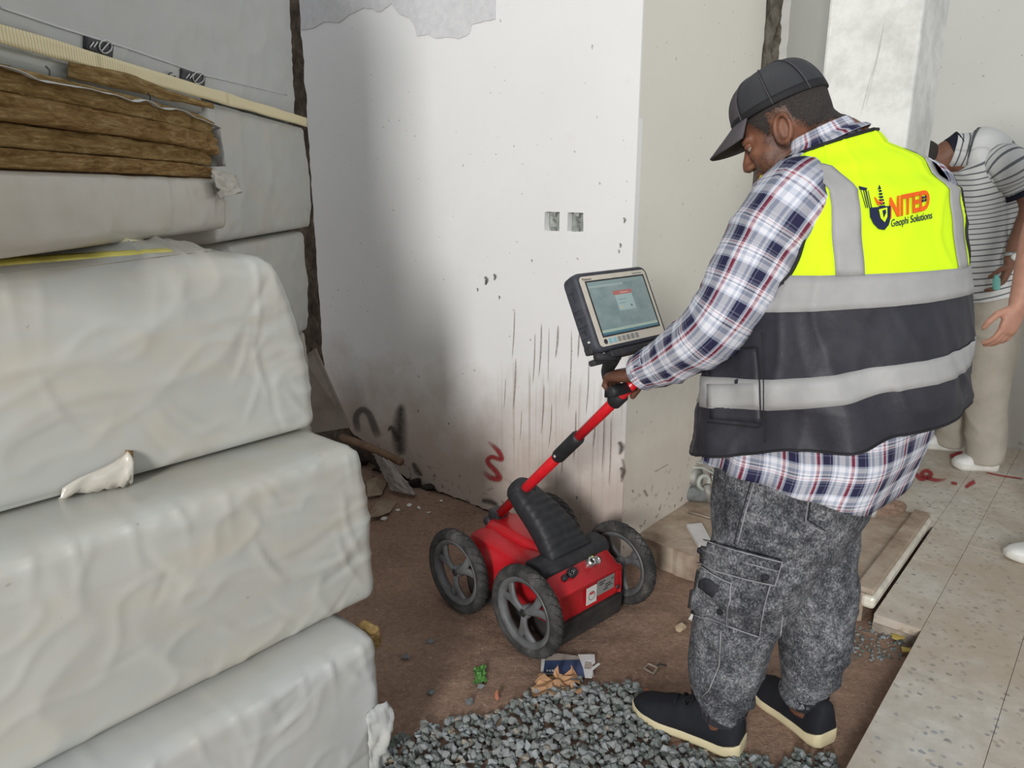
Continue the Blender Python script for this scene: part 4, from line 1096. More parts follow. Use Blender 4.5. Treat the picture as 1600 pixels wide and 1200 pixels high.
def shoe(person, heel, toe, w=.048, hgt=.075, mats=('knit', 'sole'), laces='knit', z0=0.0, sole_h=.032, label=None):
    heel = Vector((heel.x, heel.y, z0)); toe = Vector((toe.x, toe.y, z0)); F = (toe-heel); L = F.length; F.normalize(); Sd = Vector((-F.y, F.x, 0))
    wt = [(0, .55), (.04, .78), (.12, .86), (.3, .80), (.5, .84), (.7, 1.0), (.85, .92), (.95, .62), (1.0, .25)]
    def q(x, y, z): return heel+F*(x*L)+Sd*y+Z*z
    g = G(); rings = []
    for i in range(25):
        x = i/24; hw = lerp_tab(wt, x)*w
        top = sole_h*(1.15-.25*math.sin(math.pi*x)**.7)+(.012*max(0, (.15-x)/.15))
        lo = .012*max(0, (x-.82)/.18)**1.5+.006*max(0, (.10-x)/.10)
        rings.append([q(x, sy*hw*m_, lo+(top-lo)*zz) for sy, m_, zz in ((-1, .90, 0), (-1, 1.06, .35), (-1, 1.02, 1), (-1, .7, 1), (1, .7, 1), (1, 1.02, 1), (1, 1.06, .35), (1, .90, 0))])
    g.loft(rings)
    if g: up = G()
    ht = [(0, .80), (.05, 1.05), (.2, 1.12), (.34, 1.10), (.48, .92), (.62, .70), (.78, .52), (.9, .42), (.97, .30), (1.0, .12)]
    rings = []
    for i in range(27):
        x = .012+.972*i/26; hw = lerp_tab(wt, x)*w*.98; hh = lerp_tab(ht, x)*hgt
        ring = []
        for k in range(15):
            a = math.pi*k/14; cx, sx = math.cos(a), math.sin(a)
            ring.append(q(x, hw*math.copysign(abs(cx)**.6, cx)*(1-.28*sx*(x < .5)), sole_h*.6+hh*abs(sx)**.75))
        rings.append(ring)
    up.loft(rings)
    if mats[0] == 'knit': up = displace(up, lambda p: .0015*fbm(p*40, 2))
    o = mk('shoe', up, M[mats[0]], person)
    if label: o['label'] = label
    mk('sole', g, M[mats[1]], o, True, .003)
    for x in (.46, .53, .60):
        hw = lerp_tab(wt, x)*w*.5; hh = sole_h*.6+lerp_tab(ht, x)*hgt
        mk('lace', G().tube([q(x, -hw, hh*.95), q(x+.01, -hw*.4, hh+.004), q(x-.01, hw*.4, hh+.004), q(x, hw, hh*.95)], .0035, 6), M[laces], o)
    mk('lace', G().tube(smooth_path([q(.46, 0, sole_h*.6+lerp_tab(ht, .46)*hgt+.004), q(.50, .025, sole_h*.6+lerp_tab(ht, .5)*hgt+.010), q(.47, .035, sole_h*.6+lerp_tab(ht, .5)*hgt-.004), q(.44, .01, sole_h*.6+lerp_tab(ht, .46)*hgt+.006), q(.50, -.025, sole_h*.6+lerp_tab(ht, .5)*hgt+.006)], 4), .0032, 6), M[laces], o)
    return o
def sleeve(name, pts, rs, mat, person, seed=1, amp=.006, n=28, vscale=1.0, ph=0, hint=Z, cap=False, solid=.002):
    P = smooth_path(pts, 10); R = [r.x for r in smooth_path([(r, 0, 0) for r in rs], 10)]
    rings = []; uvs = []; s0 = None; L = 0
    for i, p in enumerate(P):
        d = (P[min(i+1, len(P)-1)]-P[max(i-1, 0)]).normalized()
        if s0 is None: s, t = frame_from(d, hint)
        else: s = (s0-d*s0.dot(d)).normalized(); t = s.cross(d).normalized()
        s0 = s
        if i: L += (p-P[i-1]).length
        ring = []
        for k in range(n):
            a = 2*math.pi*k/n; o = s*math.cos(a)+t*math.sin(a)
            w = fbm(Vector((math.cos(a)*1.3, math.sin(a)*1.3, L*16))+Vector((seed, 0, 0)), 2)+.9*ridge(Vector((math.cos(a)*.8+L*9, math.sin(a)*.8, L*11+seed)))
            ring.append(p+o*(R[i]+amp*w)); uvs.append((k/n*.46+ph, L*vscale))
        rings.append(ring)
    if (rings[0][1]-rings[0][0]).cross(rings[1][0]-rings[0][0]).dot(rings[0][0]-P[0]) < 0:
        rings = [list(reversed(q)) for q in rings]
    # the seam column gets its own vertices so the pattern does not smear
    for i, r_ in enumerate(rings): r_.append(r_[0].copy())
    uv2 = []
    for i in range(len(rings)):
        row = uvs[i*n:(i+1)*n]; uv2 += row+[(.46+ph, row[0][1])]
    g = G(); g.loft(rings, False, False, False, uv2)
    return mk(name, g, mat, person, True, 0, solid), P, R, g
# ------------------------------------------------------------------ main person
PD = Vector((-.75, .66, 0)).normalized(); PR = Vector((PD.y, -PD.x, 0))
per = thing('person', V(.66, 1.66, 0), 'person in lime hi-vis vest, plaid shirt and cap pushing the red cart', 'person')
TORSO = [(.60, (.672, 1.655, .190, .165)), (.74, (.695, 1.655, .262, .215)), (.86, (.718, 1.652, .264, .222)), (.98, (.737, 1.651, .260, .220)), (1.10, (.743, 1.652, .249, .205)), (1.24, (.748, 1.655, .231, .180)), (1.33, (.750, 1.660, .221, .155)), (1.40, (.755, 1.664, .212, .128)), (1.445, (.728, 1.668, .164, .104)), (1.472, (.688, 1.671, .092, .082)), (1.50, (.670, 1.674, .070, .070)), (1.55, (.662, 1.677, .068, .066))]
def tors(z): return lerp_tab(TORSO, z)
def pfr(z):                                        # hips face the cart, shoulders are turned toward the wall
    t = max(0, min(1, (z-.80)/.42)); a = math.radians(43-27*t*t*(3-2*t))
    d = V(-math.sin(a), math.cos(a), 0); return V(d.y, -d.x, 0), d
HDIR = Vector((-.90, .43, 0))
def tpt(th, z, grow=0.0, zp=None):
    x, y, a, b = tors(z); e = 2.3; cx, sx = math.cos(th), math.sin(th); r, d = pfr(z)
    o = r*((a+grow)*math.copysign(abs(cx)**(2/e), cx))+d*((b+grow)*math.copysign(abs(sx)**(2/e), sx))
    tl = .45*max(0, min(1, (z-1.43)/.075))*o.dot(HDIR)       # neckline tips toward the bowed head
    return V(x, y, (z if zp is None else zp)-tl)+o
# joints
SHL, SHR = V(.578, 1.560, 1.355), V(.935, 1.745, 1.355)
ELL = gy(1122, 503, 1.575); WRL = HE-CR*.028-CF*.052+Z*.048
ELR = V(.93, 1.93, 1.12); WRR = V(.78, 1.98, 1.0)
LA, RA = V(.535, 1.622, .10), V(.778, 1.675, .10)
HC = gy(1224, 195, 1.70)
hfw = Vector((-.83, .56, 0)).normalized(); HL = Z.cross(hfw).normalized(); pa = math.radians(31)
HF = (hfw*math.cos(pa)-Z*math.sin(pa)).normalized(); HU = HF.cross(HL).normalized()
# tilt the head slightly toward the camera side
g = G(); hd = head_geo(g, HC, HF, HL, HU, .96)
NB = V(.718, 1.668, 1.44)
limb(g, [hd(-.035, 0, -.035), HC.lerp(NB, .55)+V(.012, 0, .012), NB+V(.004, .004, .03), NB+V(0, 0, -.06)], [.064, .068, .070, .075], 20)
g.ell(HC.lerp(NB, .40)+V(.022, -.005, .008), V(.05, 0, 0), V(0, .06, 0), V(0, 0, .04))
for z0, z1 in ((.66, 1.42),):
    rings = []
    for i in range(14):
        z = z0+(z1-z0)*i/13; x, y, a, b = tors(z); k = .66 if z > .8 else .6
        rings.append(ring_pts(V(x, y, z), pfr(z)[0], pfr(z)[1], a*k, b*k, 24))
    g.loft(rings)
limb(g, [SHL+V(.07, .08, .02), SHL, ELL, WRL.lerp(ELL, .25), WRL], [.07, .058, .046, .034, .027])
limb(g, [SHR+V(-.07, -.08, .02), SHR, ELR, WRR.lerp(ELR, .25), WRR], [.07, .058, .046, .034, .027])
limb(g, [V(.615, 1.585, .74), V(.595, 1.60, .52), V(.548, 1.615, .30), LA+V(0, 0, .08), LA-Z*.04], [.085, .075, .055, .042, .04])
limb(g, [V(.745, 1.725, .74), V(.765, 1.715, .50), V(.785, 1.70, .30), RA+V(0, 0, .08), RA-Z*.04], [.085, .075, .055, .042, .04])
hand(g, WRL, CF*.95-Z*.22, -Z-CF*.2, CR, (.85, 1.35, 1.0), 1.0, (.7, .75))
hand(g, WRR, V(-.6, .5, -.3), V(-.3, -.2, -.9), V(-.7, -.6, 0), (.5, .7, .4))
body1 = remesh(g, .0040, 2, .45)
ob = mk('body', body1, M['skin1'], per)
at = ob.data.attributes.new('stubble', 'FLOAT', 'POINT'); org = ROOT(per)
vals = []
for p in body1.v:
    q = p-HC; x, y, z = q.dot(HF)/.96, q.dot(HL)/.96, q.dot(HU)/.96; k = 0
    if abs(y) < .11 and -.2 < z < .14 and -.15 < x < .14:
        n_ = .012*noise.noise(p*60)
        # sideburn and beard along the jaw
        jaw = 1-min(1, max(0, abs(z+.075+.35*(x-.02)*.6)-.028+n_)/.02)
        k = max(k, .75*jaw*(1 if .0 < x < .12 else max(0, 1-abs(x-.0)/.012)))
        sb = 1-min(1, max(0, abs(x-.018)-.010+n_)/.010); k = max(k, .8*sb*(1 if -.08 < z < .05 else 0))
        if .085 < x and -.066 < z < -.056 and abs(y) < .03: k = max(k, .6)
        if abs(y) > .045 and x < -.005 and -.125 < z < -.05: k = max(k, .0)
    vals.append(k)
at.data.foreach_set('value', vals)
# eyes and brow hair
for sy in (-1, 1):
    ey = mk('eye', G().ell(hd(.074, sy*.033, -.014), HF*.0115, HL*.0125, HU*.0095, 14, 10), M['eye_white'], ob)
    mk('iris', G().ell(hd(.0835, sy*.0345, -.0165), HF*.004, HL*.006, HU*.006, 10, 6), M['iris'], ey)
    mk('eyelid', G().ell(hd(.0755, sy*.033, -.007), HF*.0140, HL*.0150, HU*.0090, 14, 10), M['skin1'], ob)
    mk('eyebrow', G().tube([hd(.090, sy*.014, .008), hd(.090, sy*.028, .013), hd(.080, sy*.046, .010)], [.003, .0042, .0026], 6), M['hair'], ob)
# short hair below the cap: a thin shell over the scalp, faded at its edge
def hair_k(p):
    q = p-HC; x, y, z = q.dot(HF)/.96, q.dot(HL)/.96, q.dot(HU)/.96
    if z > .115 or abs(y) > .10 or z < -.14: return 0
    low = lerp_tab([(-.12, -.070), (-.06, -.060), (-.038, -.030), (-.030, .008), (.006, .012), (.012, -.020), (.026, -.030), (.040, .004), (.058, .030), (.10, .05)], x)
    if abs(y) < .05 and x > .03: low = .05
    return (z-low+.006*noise.noise(p*90))/.012
hg = G(); keep = [hair_k(p) > 1.0 for p in body1.v]; nrm_ = gnormals(body1)
hg.v = [p+n*(.0016+.0008*noise.noise(p*500)) for p, n in zip(body1.v, nrm_)]; hg.f = [f for f in body1.f if all(keep[i] for i in f)]
_u = sorted({i for f in hg.f for i in f}); _m = {a: b for b, a in enumerate(_u)}
h2 = G(); h2.v = [hg.v[i] for i in _u]; h2.f = [tuple(_m[i] for i in f) for f in hg.f]
mk('hair', h2, M['hair'], ob)
vals = [max(v, min(1, max(0, hair_k(p)+1.2)*.55)) for v, p in zip(vals, body1.v)]
at.data.foreach_set('value', vals)
# cap
cap = None
def cap_pt(th, v, grow=0.0):
    # th 0 = front; v 0 = rim, 1 = button
    rim = .034+.012*math.cos(th)
    z = rim+(.130-rim)*math.sin(v*math.pi/2)**.95
    k = math.cos(v*math.pi/2)**.62
    return hd(-.007+(.108+grow)*k*math.cos(th), (.0875+grow)*k*math.sin(th), z+grow*v)
def cap_panel(th0, th1, mat, nm, parent):
    g = G(); n = 16; vs = []; uv = []
    for j in range(19):
        for i in range(n+1):
            th = th0+(th1-th0)*i/n; v = min(.995, j/18); q = cap_pt(th, v, -.0012*(i in (0, n))); vs.append(q); uv.append((i/n, j/18))
    g.add(vs, [(j*(n+1)+i, j*(n+1)+i+1, (j+1)*(n+1)+i+1, (j+1)*(n+1)+i) for j in range(18) for i in range(n)], uv)
    return mk(nm, g, mat, parent, True, 0, .0022)
r_ = math.radians
g = G(); n = 40                                    # sweat band first: it carries the crown
g.grid(lambda a, b: cap_pt(2*math.pi*a, b*.10, .0012), 48, 3)
cap = mk('cap', g, M['binding'], per, True, 0, .003); cap['label'] = 'dark trucker cap with mesh back'
cap_panel(r_(-52), r_(0), M['cap_cloth'], 'front_panel', cap); cap_panel(r_(0), r_(52), M['cap_cloth'], 'front_panel', cap)
for a0, a1 in ((52, 95), (95, 140), (140, 180), (180, 220), (220, 265), (265, 308)): cap_panel(r_(a0), r_(a1), M['cap_mesh'], 'mesh_panel', cap)
for a in (52, 95, 140, 180, 220, 265, 308, 0): mk('cap_seam', G().tube([cap_pt(r_(a), v/16*.98, .0012) for v in range(17)], .0012, 6), M['cap_cloth'], cap)
mk('cap_button', G().ell(cap_pt(0, .995), HF*.007, HL*.007, HU*.004, 10, 6), M['cap_cloth'], cap)
def brim_fn(a, b):
    th = r_(-62+124*a); s = .080*math.cos(r_(-62+124*a)*1.28)**.6*b if abs(-62+124*a) < 70 else 0
    p = cap_pt(th, .0, .001); c = math.cos(th)
    x = s; curve = -.55*(math.sin(th)**2)*.05*b
    return p+HF*(s*.90)-HU*(s*.34)+HU*(curve)
g = G(); g.grid(brim_fn, 28, 10); mk('brim', g, M['cap_cloth'], cap, True, 0, .004)

# shirt
def hem(th):                                       # side vents up, tails down; th -90 is the back
    return .736+.058*abs(math.cos(th))**1.6+.012*math.sin(th)
n = 96; rows = 46; vs = []; uv = []; per_u = 1.55
for j in range(rows+1):
    for i in range(n+1):
        th = 2*math.pi*i/n; h0 = hem(th); z = h0+(1.500-h0)*j/rows
        w = .006*fbm(Vector((math.cos(th)*2.2, math.sin(th)*2.2, z*3)), 2)*(1 if z < 1.2 else .4)
        fold = .010*math.sin(th*9+2*math.sin(th*2))*max(0, (1.0-z)/.25)
        vs.append(tpt(th, z, w+fold)); uv.append((th/(2*math.pi)*per_u, z))
fs = [(j*(n+1)+i, j*(n+1)+i+1, (j+1)*(n+1)+i+1, (j+1)*(n+1)+i) for j in range(rows) for i in range(n)]
g = G().add(vs, fs, uv); shirt = mk('shirt', g, M['plaid'], per, True, 0, .0018)
_, SLP, SLR, gsl = sleeve('sleeve', [SHL+V(.085, .095, .03), SHL+V(.02, .03, .012), SHL+V(-.045, .02, -.075), ELL+V(.0, -.005, .0), ELL.lerp(WRL, .55)+V(.005, -.008, -.006), WRL-(WRL-ELL).normalized()*.012], [.085, .092, .088, .072, .060, .043], M['plaid'], shirt, 3, .006)
sleeve('sleeve', [SHR+V(-.085, -.095, .03), SHR+V(-.02, -.02, .01), SHR.lerp(ELR, .4), ELR, ELR.lerp(WRR, .6), WRR-(WRR-ELR).normalized()*.03], [.085, .090, .082, .068, .056, .045], M['plaid'], shirt, 5, .006)
cd_ = (WRL-ELL).normalized()
sleeve('cuff', [WRL-cd_*.058, WRL-cd_*.035, WRL-cd_*.012, WRL-cd_*.004], [.0475, .0465, .0455, .0450], M['plaid'], shirt, 7, .0015, ph=.2)
g = G()                                            # collar
def col_fn(a, b):
    th = math.radians(112+316*a); x, y, A, B = tors(1.512); k = .010-.016*b+.016*(1-b)*(b < .4)
    o = pfr(1.5)[0]*((A+k)*math.cos(th))+pfr(1.5)[1]*((B+k)*math.sin(th))
    return V(x-.008*b*2, y, 1.486+.034*b-.50*o.dot(HDIR))+o
g.grid(col_fn, 40, 5, True)
for i in g.uv: g.uv[i] = (g.uv[i][0]*.5, g.uv[i][1]*.06)
mk('collar', g, M['plaid'], shirt, True, 0, .003)

# hi-vis vest
VTOP = 1.488
def vgrow(th, z):
    k = max(0, min(1, (1.24-z)/.26)); front = max(0, math.sin(th))
    f = .016+.024*k-.012*k*front+(.010*math.sin(th*6+1.0+z*3)+.006*math.sin(th*11+2))*k*k
    t_ = (th+math.pi) % (2*math.pi)-math.pi
    if t_ < 0: f += .016*k/(1+math.exp(max(-60, min(60, (t_+1.46)/.022))))*math.exp(-((min(0, t_+1.46))/.55)**2)
    f += .007*k*ridge(Vector((math.cos(th)*2.2+z*1.5, math.sin(th)*2.2, z*1.8)))+.004*ridge(Vector((math.cos(th)*3, math.sin(th)*3+z*3, z*5)))
    return f+.004*fbm(Vector((math.cos(th)*2, math.sin(th)*2, z*4)), 2)
def vdrop(th):                                     # the loose front panel hangs lower than the back
    f = .5+.5*math.sin(th); return -.115*f**1.3+.033*(1+math.cos(th))
def vpt(th, z, off=0.0):                           # z is the height on the back; lower parts droop in front
    k = max(0, min(1, (1.30-z)/.30)); zz = z+vdrop(th)*k
    return tpt(th, zz, vgrow(th, zz)+off, zz)
VH = .932
def vhem(th): return VH-.02*abs(math.sin(th+.4))-.055*(.5+.5*math.sin(th))**1.2+.018*math.exp(-((((th-math.pi*1.08+math.pi) % (2*math.pi))-math.pi)/.30)**2)
AC, AH, AW, AY = 1.290, .128, .100, -.012         # armhole centre height, half height, half depth, shift
def arm_e(p):
    x0, y0, _, _ = tors(p.z); r, d = pfr(p.z); q = p-V(x0, y0, p.z); x = q.dot(r); y = q.dot(d)
    if abs(x) < .05: return None
    return math.copysign(1, x), y-AY, p.z-AC, ((y-AY)/AW)**2+((p.z-AC)/AH)**2
def armhole(p):
    e = arm_e(p); return e is not None and e[3] < 1
def arm_pt(sgn, y, z, off=0.0):                    # point of the vest surface at depth offset y and height z
    _, _, a, b = tors(z); g_ = vgrow(math.pi if sgn < 0 else 0, z); s_ = max(-1, min(1, y/(b+g_)))
    th = math.copysign(math.asin(abs(s_)**(2.3/2)), y)
    if sgn < 0: th = math.pi-th
    return tpt(th, z, vgrow(th, z)+off, z)
n = 240; rows = 130; key = {}; vl = G(); vb = G()
ZB = 1.172
pts = [[vpt(2*math.pi*i/n, vhem(2*math.pi*i/n)+(VTOP-vhem(2*math.pi*i/n))*j/rows) for i in range(n)] for j in range(rows+1)]
allg = G(); allg.v = [p for r in pts for p in r]
for j in range(rows):
    for i in range(n):
        k = (i+1) % n; ids = (j*n+i, j*n+k, (j+1)*n+k, (j+1)*n+i)
        c = (allg.v[ids[0]]+allg.v[ids[1]]+allg.v[ids[2]]+allg.v[ids[3]])*.25
        if armhole(c): continue
        th = 2*math.pi*(i+.5)/n
        if 0 < math.sin(th) and abs(math.cos(th)) < .035: continue                # front opening
        if math.sin(th) > 0 and abs(math.cos(th))*.26 < .012+.40*max(0, c.z-1.22): continue   # V neck
        zn = vhem(th)+(VTOP-vhem(th))*(j+.5)/rows
        (vl if zn > ZB else vb).f.append(ids)
vl.v = allg.v; vb.v = list(allg.v)
used = {i for f in vl.f+vb.f for i in f}
for i in used:                                     # pull the cut edge onto a clean armhole curve
    e = arm_e(allg.v[i])
    if e and .72 < e[3] < 1.0:
        k = 1/math.sqrt(e[3]); allg.v[i] = arm_pt(e[0], AY+e[1]*k, AC+e[2]*k)
vl.v = allg.v; vb.v = list(allg.v)
def compact(g):
    use = sorted({i for f in g.f for i in f}); mp = {a: b for b, a in enumerate(use)}; o = G(); o.v = [g.v[i] for i in use]; o.f = [tuple(mp[i] for i in f) for f in g.f]; return o
vl, vb = compact(vl), compact(vb); vall = G().add(vl.v, vl.f).add(vb.v, vb.f); sV = Surf(vall)
vest = mk('vest', vl, M['lime'], per, True, 0, .002); vest['label'] = 'lime and black reflective safety vest'
mk('lower_panel', vb, M['vest_black'], vest, True, 0, .002)
def hstrip(z0, z1, off=.0032, m=160):
    g = G(); th0 = math.pi/2+.06; th1 = math.pi/2+2*math.pi-.06
    def fn(a, b):
        th = th0+(th1-th0)*a; return vpt(th, z0+(z1-z0)*b, off)
    g.grid(fn, m, 4)
    if z1 > 1.17:                                  # do not bridge the armholes
        g.f = [f for f in g.f if not armhole(sum((g.v[i] for i in f), Vector())/4)]
        g = compact(g)
    return g
mk('reflective_band', hstrip(1.000, 1.052), M['reflect'], vest, True, 0, .0008)
mk('reflective_band', hstrip(1.168, 1.236), M['reflect'], vest, True, 0, .0008)
def ztop_for(x):                                   # height where the torso half width shrinks to x
    lo, hi = 1.24, 1.488
    for _ in range(30):
        m_ = (lo+hi)/2
        if tors(m_)[2]+.016 > x: lo = m_
        else: hi = m_
    return lo
def vstrip(sgn, x0=.112, x1=.162):
    g = G(); nu, nv = 5, 44; vs = []
    for j in range(nv+1):
        for i in range(nu+1):
            x = x0+(x1-x0)*i/nu; t = j/nv; zt = ztop_for(x)
            if t < .5: z = 1.234+(zt-1.234)*math.sin(t*math.pi); s = -1
            else: z = 1.234+(zt-1.234)*math.sin((1-t)*math.pi); s = 1
            a = tors(z)[2]+vgrow(0, z); c = min(1, (x/a))**(2.3/2); th = s*math.acos(c)
            if sgn < 0: th = math.pi-th
            vs.append(vpt(th, z, .0034))
    return g.add(vs, [(j*(nu+1)+i, j*(nu+1)+i+1, (j+1)*(nu+1)+i+1, (j+1)*(nu+1)+i) for j in range(nv) for i in range(nu)])
for s_ in (-1, 1): mk('reflective_strap', vstrip(s_), M['reflect'], vest, True, 0, .0008)
# black binding round armholes, neck and hem
def armedge(sgn): return [arm_pt(sgn, AY+AW*math.cos(2*math.pi*k/60), AC+AH*math.sin(2*math.pi*k/60), .001) for k in range(61)]
for s_ in (-1, 1): mk('binding', G().tube(armedge(s_), .0042, 6), M['binding'], vest)
mk('binding', G().tube([vpt(math.pi/2+.3+(2*math.pi-.6)*k/80, VTOP, .0) for k in range(81)], .0042, 6), M['binding'], vest)
mk('binding', G().tube([vpt(2*math.pi*k/140, vhem(2*math.pi*k/140), .0) for k in range(141)], .0026, 6), M['binding'], vest)
# side pocket and seams on the vest's left
mk('pocket', patch(sV, [(1108, 545), (1183, 542), (1189, 662), (1110, 655)], 10, 12, .0028, -.001), M['vest_black'], vest)
mk('reflective_band', patch(sV, [(1106, 601), (1186, 599), (1188, 635), (1107, 638)], 10, 4, .0048, .001), M['reflect'], vest)
mk('pocket_seam', seam(sV, [(1108, 545), (1183, 542), (1189, 600), (1191, 662), (1185, 668), (1108, 660)], .0016, .004), M['binding'], vest)
mk('vest_seam', seam(sV, [(1192, 520), (1195, 600), (1196, 690)], .0012, .004), M['binding'], vest)
# printed logo on the back
def logo(poly_list, mat, off=.0042):
    g = G()
    for poly in poly_list:
        tri = tessellate_polygon([[Vector((p[0], p[1], 0)) for p in poly]])
        vs = [sV.at(p[0], p[1], off) for p in poly]
        if any(v is None for v in vs): continue
        fs = []
        for t in tri:
            a, b, c = [vs[i] for i in t]
            fs.append(t if (b-a).cross(c-a).dot(EYE-a) > 0 else (t[0], t[2], t[1]))
        g.add(vs, fs)
    return mk('logo', g, M[mat], vest, False, 0, .0006)
def logo_text(s, x0, y0, x1, y1, h, mat, bold=0.0, nx=None):
    vs, fs = text_polys(s, 1.0, bold); X0 = min(v[0] for v in vs); X1 = max(v[0] for v in vs); H1 = max(v[1] for v in vs)
    g = G(); out = []
    for x, y in vs:
        a = (x-X0)/(X1-X0); p = sV.at(x0+(x1-x0)*a, y0+(y1-y0)*a-h*y/H1, .0042); out.append(p if p is not None else V(0, 0, 0))
    g.add(out, [f if (out[f[1]]-out[f[0]]).cross(out[f[2]]-out[f[0]]).dot(EYE-out[f[0]]) > 0 else tuple(reversed(f)) for f in fs])
    return mk('lettering', g, M[mat], vest, False, 0, .0006)
logo_text('NITED', 1388, 341, 1450, 327, 31, 'logo_orange', .035)
logo_text('Geophi Solutions', 1391, 355, 1454, 342, 11, 'logo_navy', .004)
cup = [(1357, 326), (1390, 323), (1390, 342), (1387, 352), (1380, 360), (1371, 358), (1363, 350), (1358, 340)]
inner = [(1371, 329), (1384, 326), (1384, 340), (1380, 348), (1374, 342)]
logo([cup], 'logo_navy'); logo([inner], 'lime', .0052); logo([[(1376, 331), (1381, 329), (1382, 334), (1378, 342), (1377, 336)]], 'logo_navy', .006)
logo([[(1341, 292), (1353, 295), (1351, 298), (1343, 297)]]+[[(1344+k*3.2, 298), (1345.2+k*3.2, 298), (1352+k*3.0, 326), (1350.6+k*3.0, 326)] for k in range(4)], 'logo_navy')
logo([[(1372, 290), (1370, 297), (1375, 296)]]+[[(1371, 298+k*5), (1375+k*1.2, 297+k*5), (1376+k*1.2, 300+k*5), (1372+k*.8, 301+k*5)] for k in range(6)], 'logo_navy')
logo([[(1364, 309), (1366, 309), (1371, 316), (1377, 314), (1377, 320), (1370, 322), (1367, 316)]], 'logo_orange')
logo([[(1437, 309), (1440, 308), (1440, 312), (1437, 313)], [(1441, 308), (1444, 307), (1444, 311), (1441, 312)], [(1437, 314), (1440, 313), (1440, 317), (1437, 318)], [(1441, 313), (1444, 312), (1444, 316), (1441, 317)]], 'logo_navy', .006)

# jeans
g = G(); rings = []
for z, x, y, a, b in ((.90, .708, 1.655, .235, .195), (.82, .700, 1.655, .225, .190), (.74, .685, 1.655, .205, .178), (.66, .672, 1.653, .195, .172), (.60, .665, 1.652, .185, .16), (.56, .66, 1.652, .16, .14)):
    rings.append(ring_pts(V(x, y, z), pfr(.7)[0], pfr(.7)[1], a, b, 36))
rings = [list(r) for r in reversed(rings)]; g.loft(rings)
limb(g, [V(.618, 1.590, .72), V(.598, 1.598, .56), V(.568, 1.612, .43), V(.546, 1.618, .31), V(.540, 1.62, .21), V(.542, 1.622, .135), V(.543, 1.622, .098)], [.125, .126, .112, .100, .092, .072, .062], 28)
limb(g, [V(.735, 1.722, .72), V(.762, 1.715, .54), V(.785, 1.702, .38), V(.792, 1.695, .26), V(.786, 1.69, .17), V(.780, 1.685, .115), V(.780, 1.683, .088)], [.120, .112, .100, .094, .078, .064, .056], 28)
jg = remesh(g, .0075, 6, .5)
def wr(p):
    lo = max(0, min(1, (.30-p.z)/.18)); kn = max(0, 1-abs(p.z-.45)/.22)
    a = math.atan2(p.y-1.64, p.x-.6)
    return .013*lo*(ridge(Vector((p.x*3+p.y*2, p.y*3, p.z*11+p.x*3)))-.35)+.010*(ridge(Vector((p.x*4+p.z*4, p.y*4, p.z*6+3)))-.3)*(.30+kn)+.0015*fbm(p*12, 2)
jg = displace(jg, wr); sJ = Surf(jg)
jn = mk('jeans', jg, M['denim'], per); jn['label'] = 'grey acid-washed cargo jeans'
for cxy, rr in ((V(.543, 1.622, .098), .060), (V(.780, 1.683, .090), .056)):   # ribbed cuffs
    g = G(); m = 60
    g.grid(lambda a, b: cxy+V(math.cos(2*math.pi*a), math.sin(2*math.pi*a), 0)*(rr+.003+.0012*math.cos(a*2*math.pi*26)-.008*b)+Z*(.022-.034*b), 208, 4)
    mk('cuff', g, M['denim_dark'], jn, True)
pk = mk('cargo_pocket', patch(sJ, [(1094, 872), (1207, 898), (1184, 990), (1086, 957)], 14, 14, .010, -.002, .008), M['denim'], jn)
mk('pocket_flap', patch(sJ, [(1099, 842), (1219, 872), (1209, 909), (1093, 882)], 14, 6, .017, .002, .004), M['denim'], jn)
mk('small_pocket', patch(sJ, [(1096, 886), (1150, 906), (1138, 972), (1087, 952)], 10, 10, .020, .006, .003), M['denim'], jn)
mk('pocket_label', patch(sJ, [(1108, 904), (1131, 913), (1129, 925), (1106, 915)], 6, 4, .0265, .016), M['denim_dark'], jn)
for x, y, o_ in ((1106, 864, .022), (1196, 895, .021), (1132, 950, .024)):
    p = sJ.at(x, y, o_); q = sJ.at(x, y, 0)
    if p is not None: mk('snap_button', G().lathe([(0, .004), (.006, .0035), (.008, 0), (.008, -.01)], p, (p-q), 14), M['denim_dark'], jn)
for pts, o_, mt in [([(1099, 842), (1219, 872), (1209, 909), (1093, 882)], .018, 'denim_light'), ([(1094, 856), (1150, 870), (1214, 886)], .019, 'denim_light'), ([(1096, 886), (1150, 906), (1138, 972)], .021, 'denim_light'), ([(1184, 990), (1140, 976), (1086, 957)], .012, 'denim_light'), ([(1203, 910), (1192, 950), (1184, 990)], .012, 'denim_light'),
                  ([(1180, 728), (1172, 760), (1160, 800), (1148, 850)], .002, 'denim_dark'), ([(1184, 730), (1177, 762), (1165, 802), (1153, 850)], .002, 'denim_light'), ([(1147, 735), (1160, 748), (1180, 752)], .002, 'denim_dark'),
                  ([(1264, 775), (1258, 815), (1286, 832)], .002, 'denim_light'), ([(1267, 776), (1262, 812), (1288, 828)], .002, 'denim_dark'), ([(1127, 985), (1124, 1040), (1108, 1078), (1095, 1090)], .002, 'denim_light'), ([(1222, 960), (1218, 1000), (1216, 1025)], .002, 'denim_light')]:
    gq = seam(sJ, pts, .0016, o_)
    if gq.v: mk('seam', gq, M[mt], jn)
# shoes
shoe(per, gz(1160, 1180, 0), gz(990, 1107, 0), 0.050, .098, label='black knit sneaker with cream sole, front foot')
shoe(per, gz(1293, 1168, 0), gz(1176, 1075, 0), 0.050, .098, label='black knit sneaker with cream sole, rear foot')
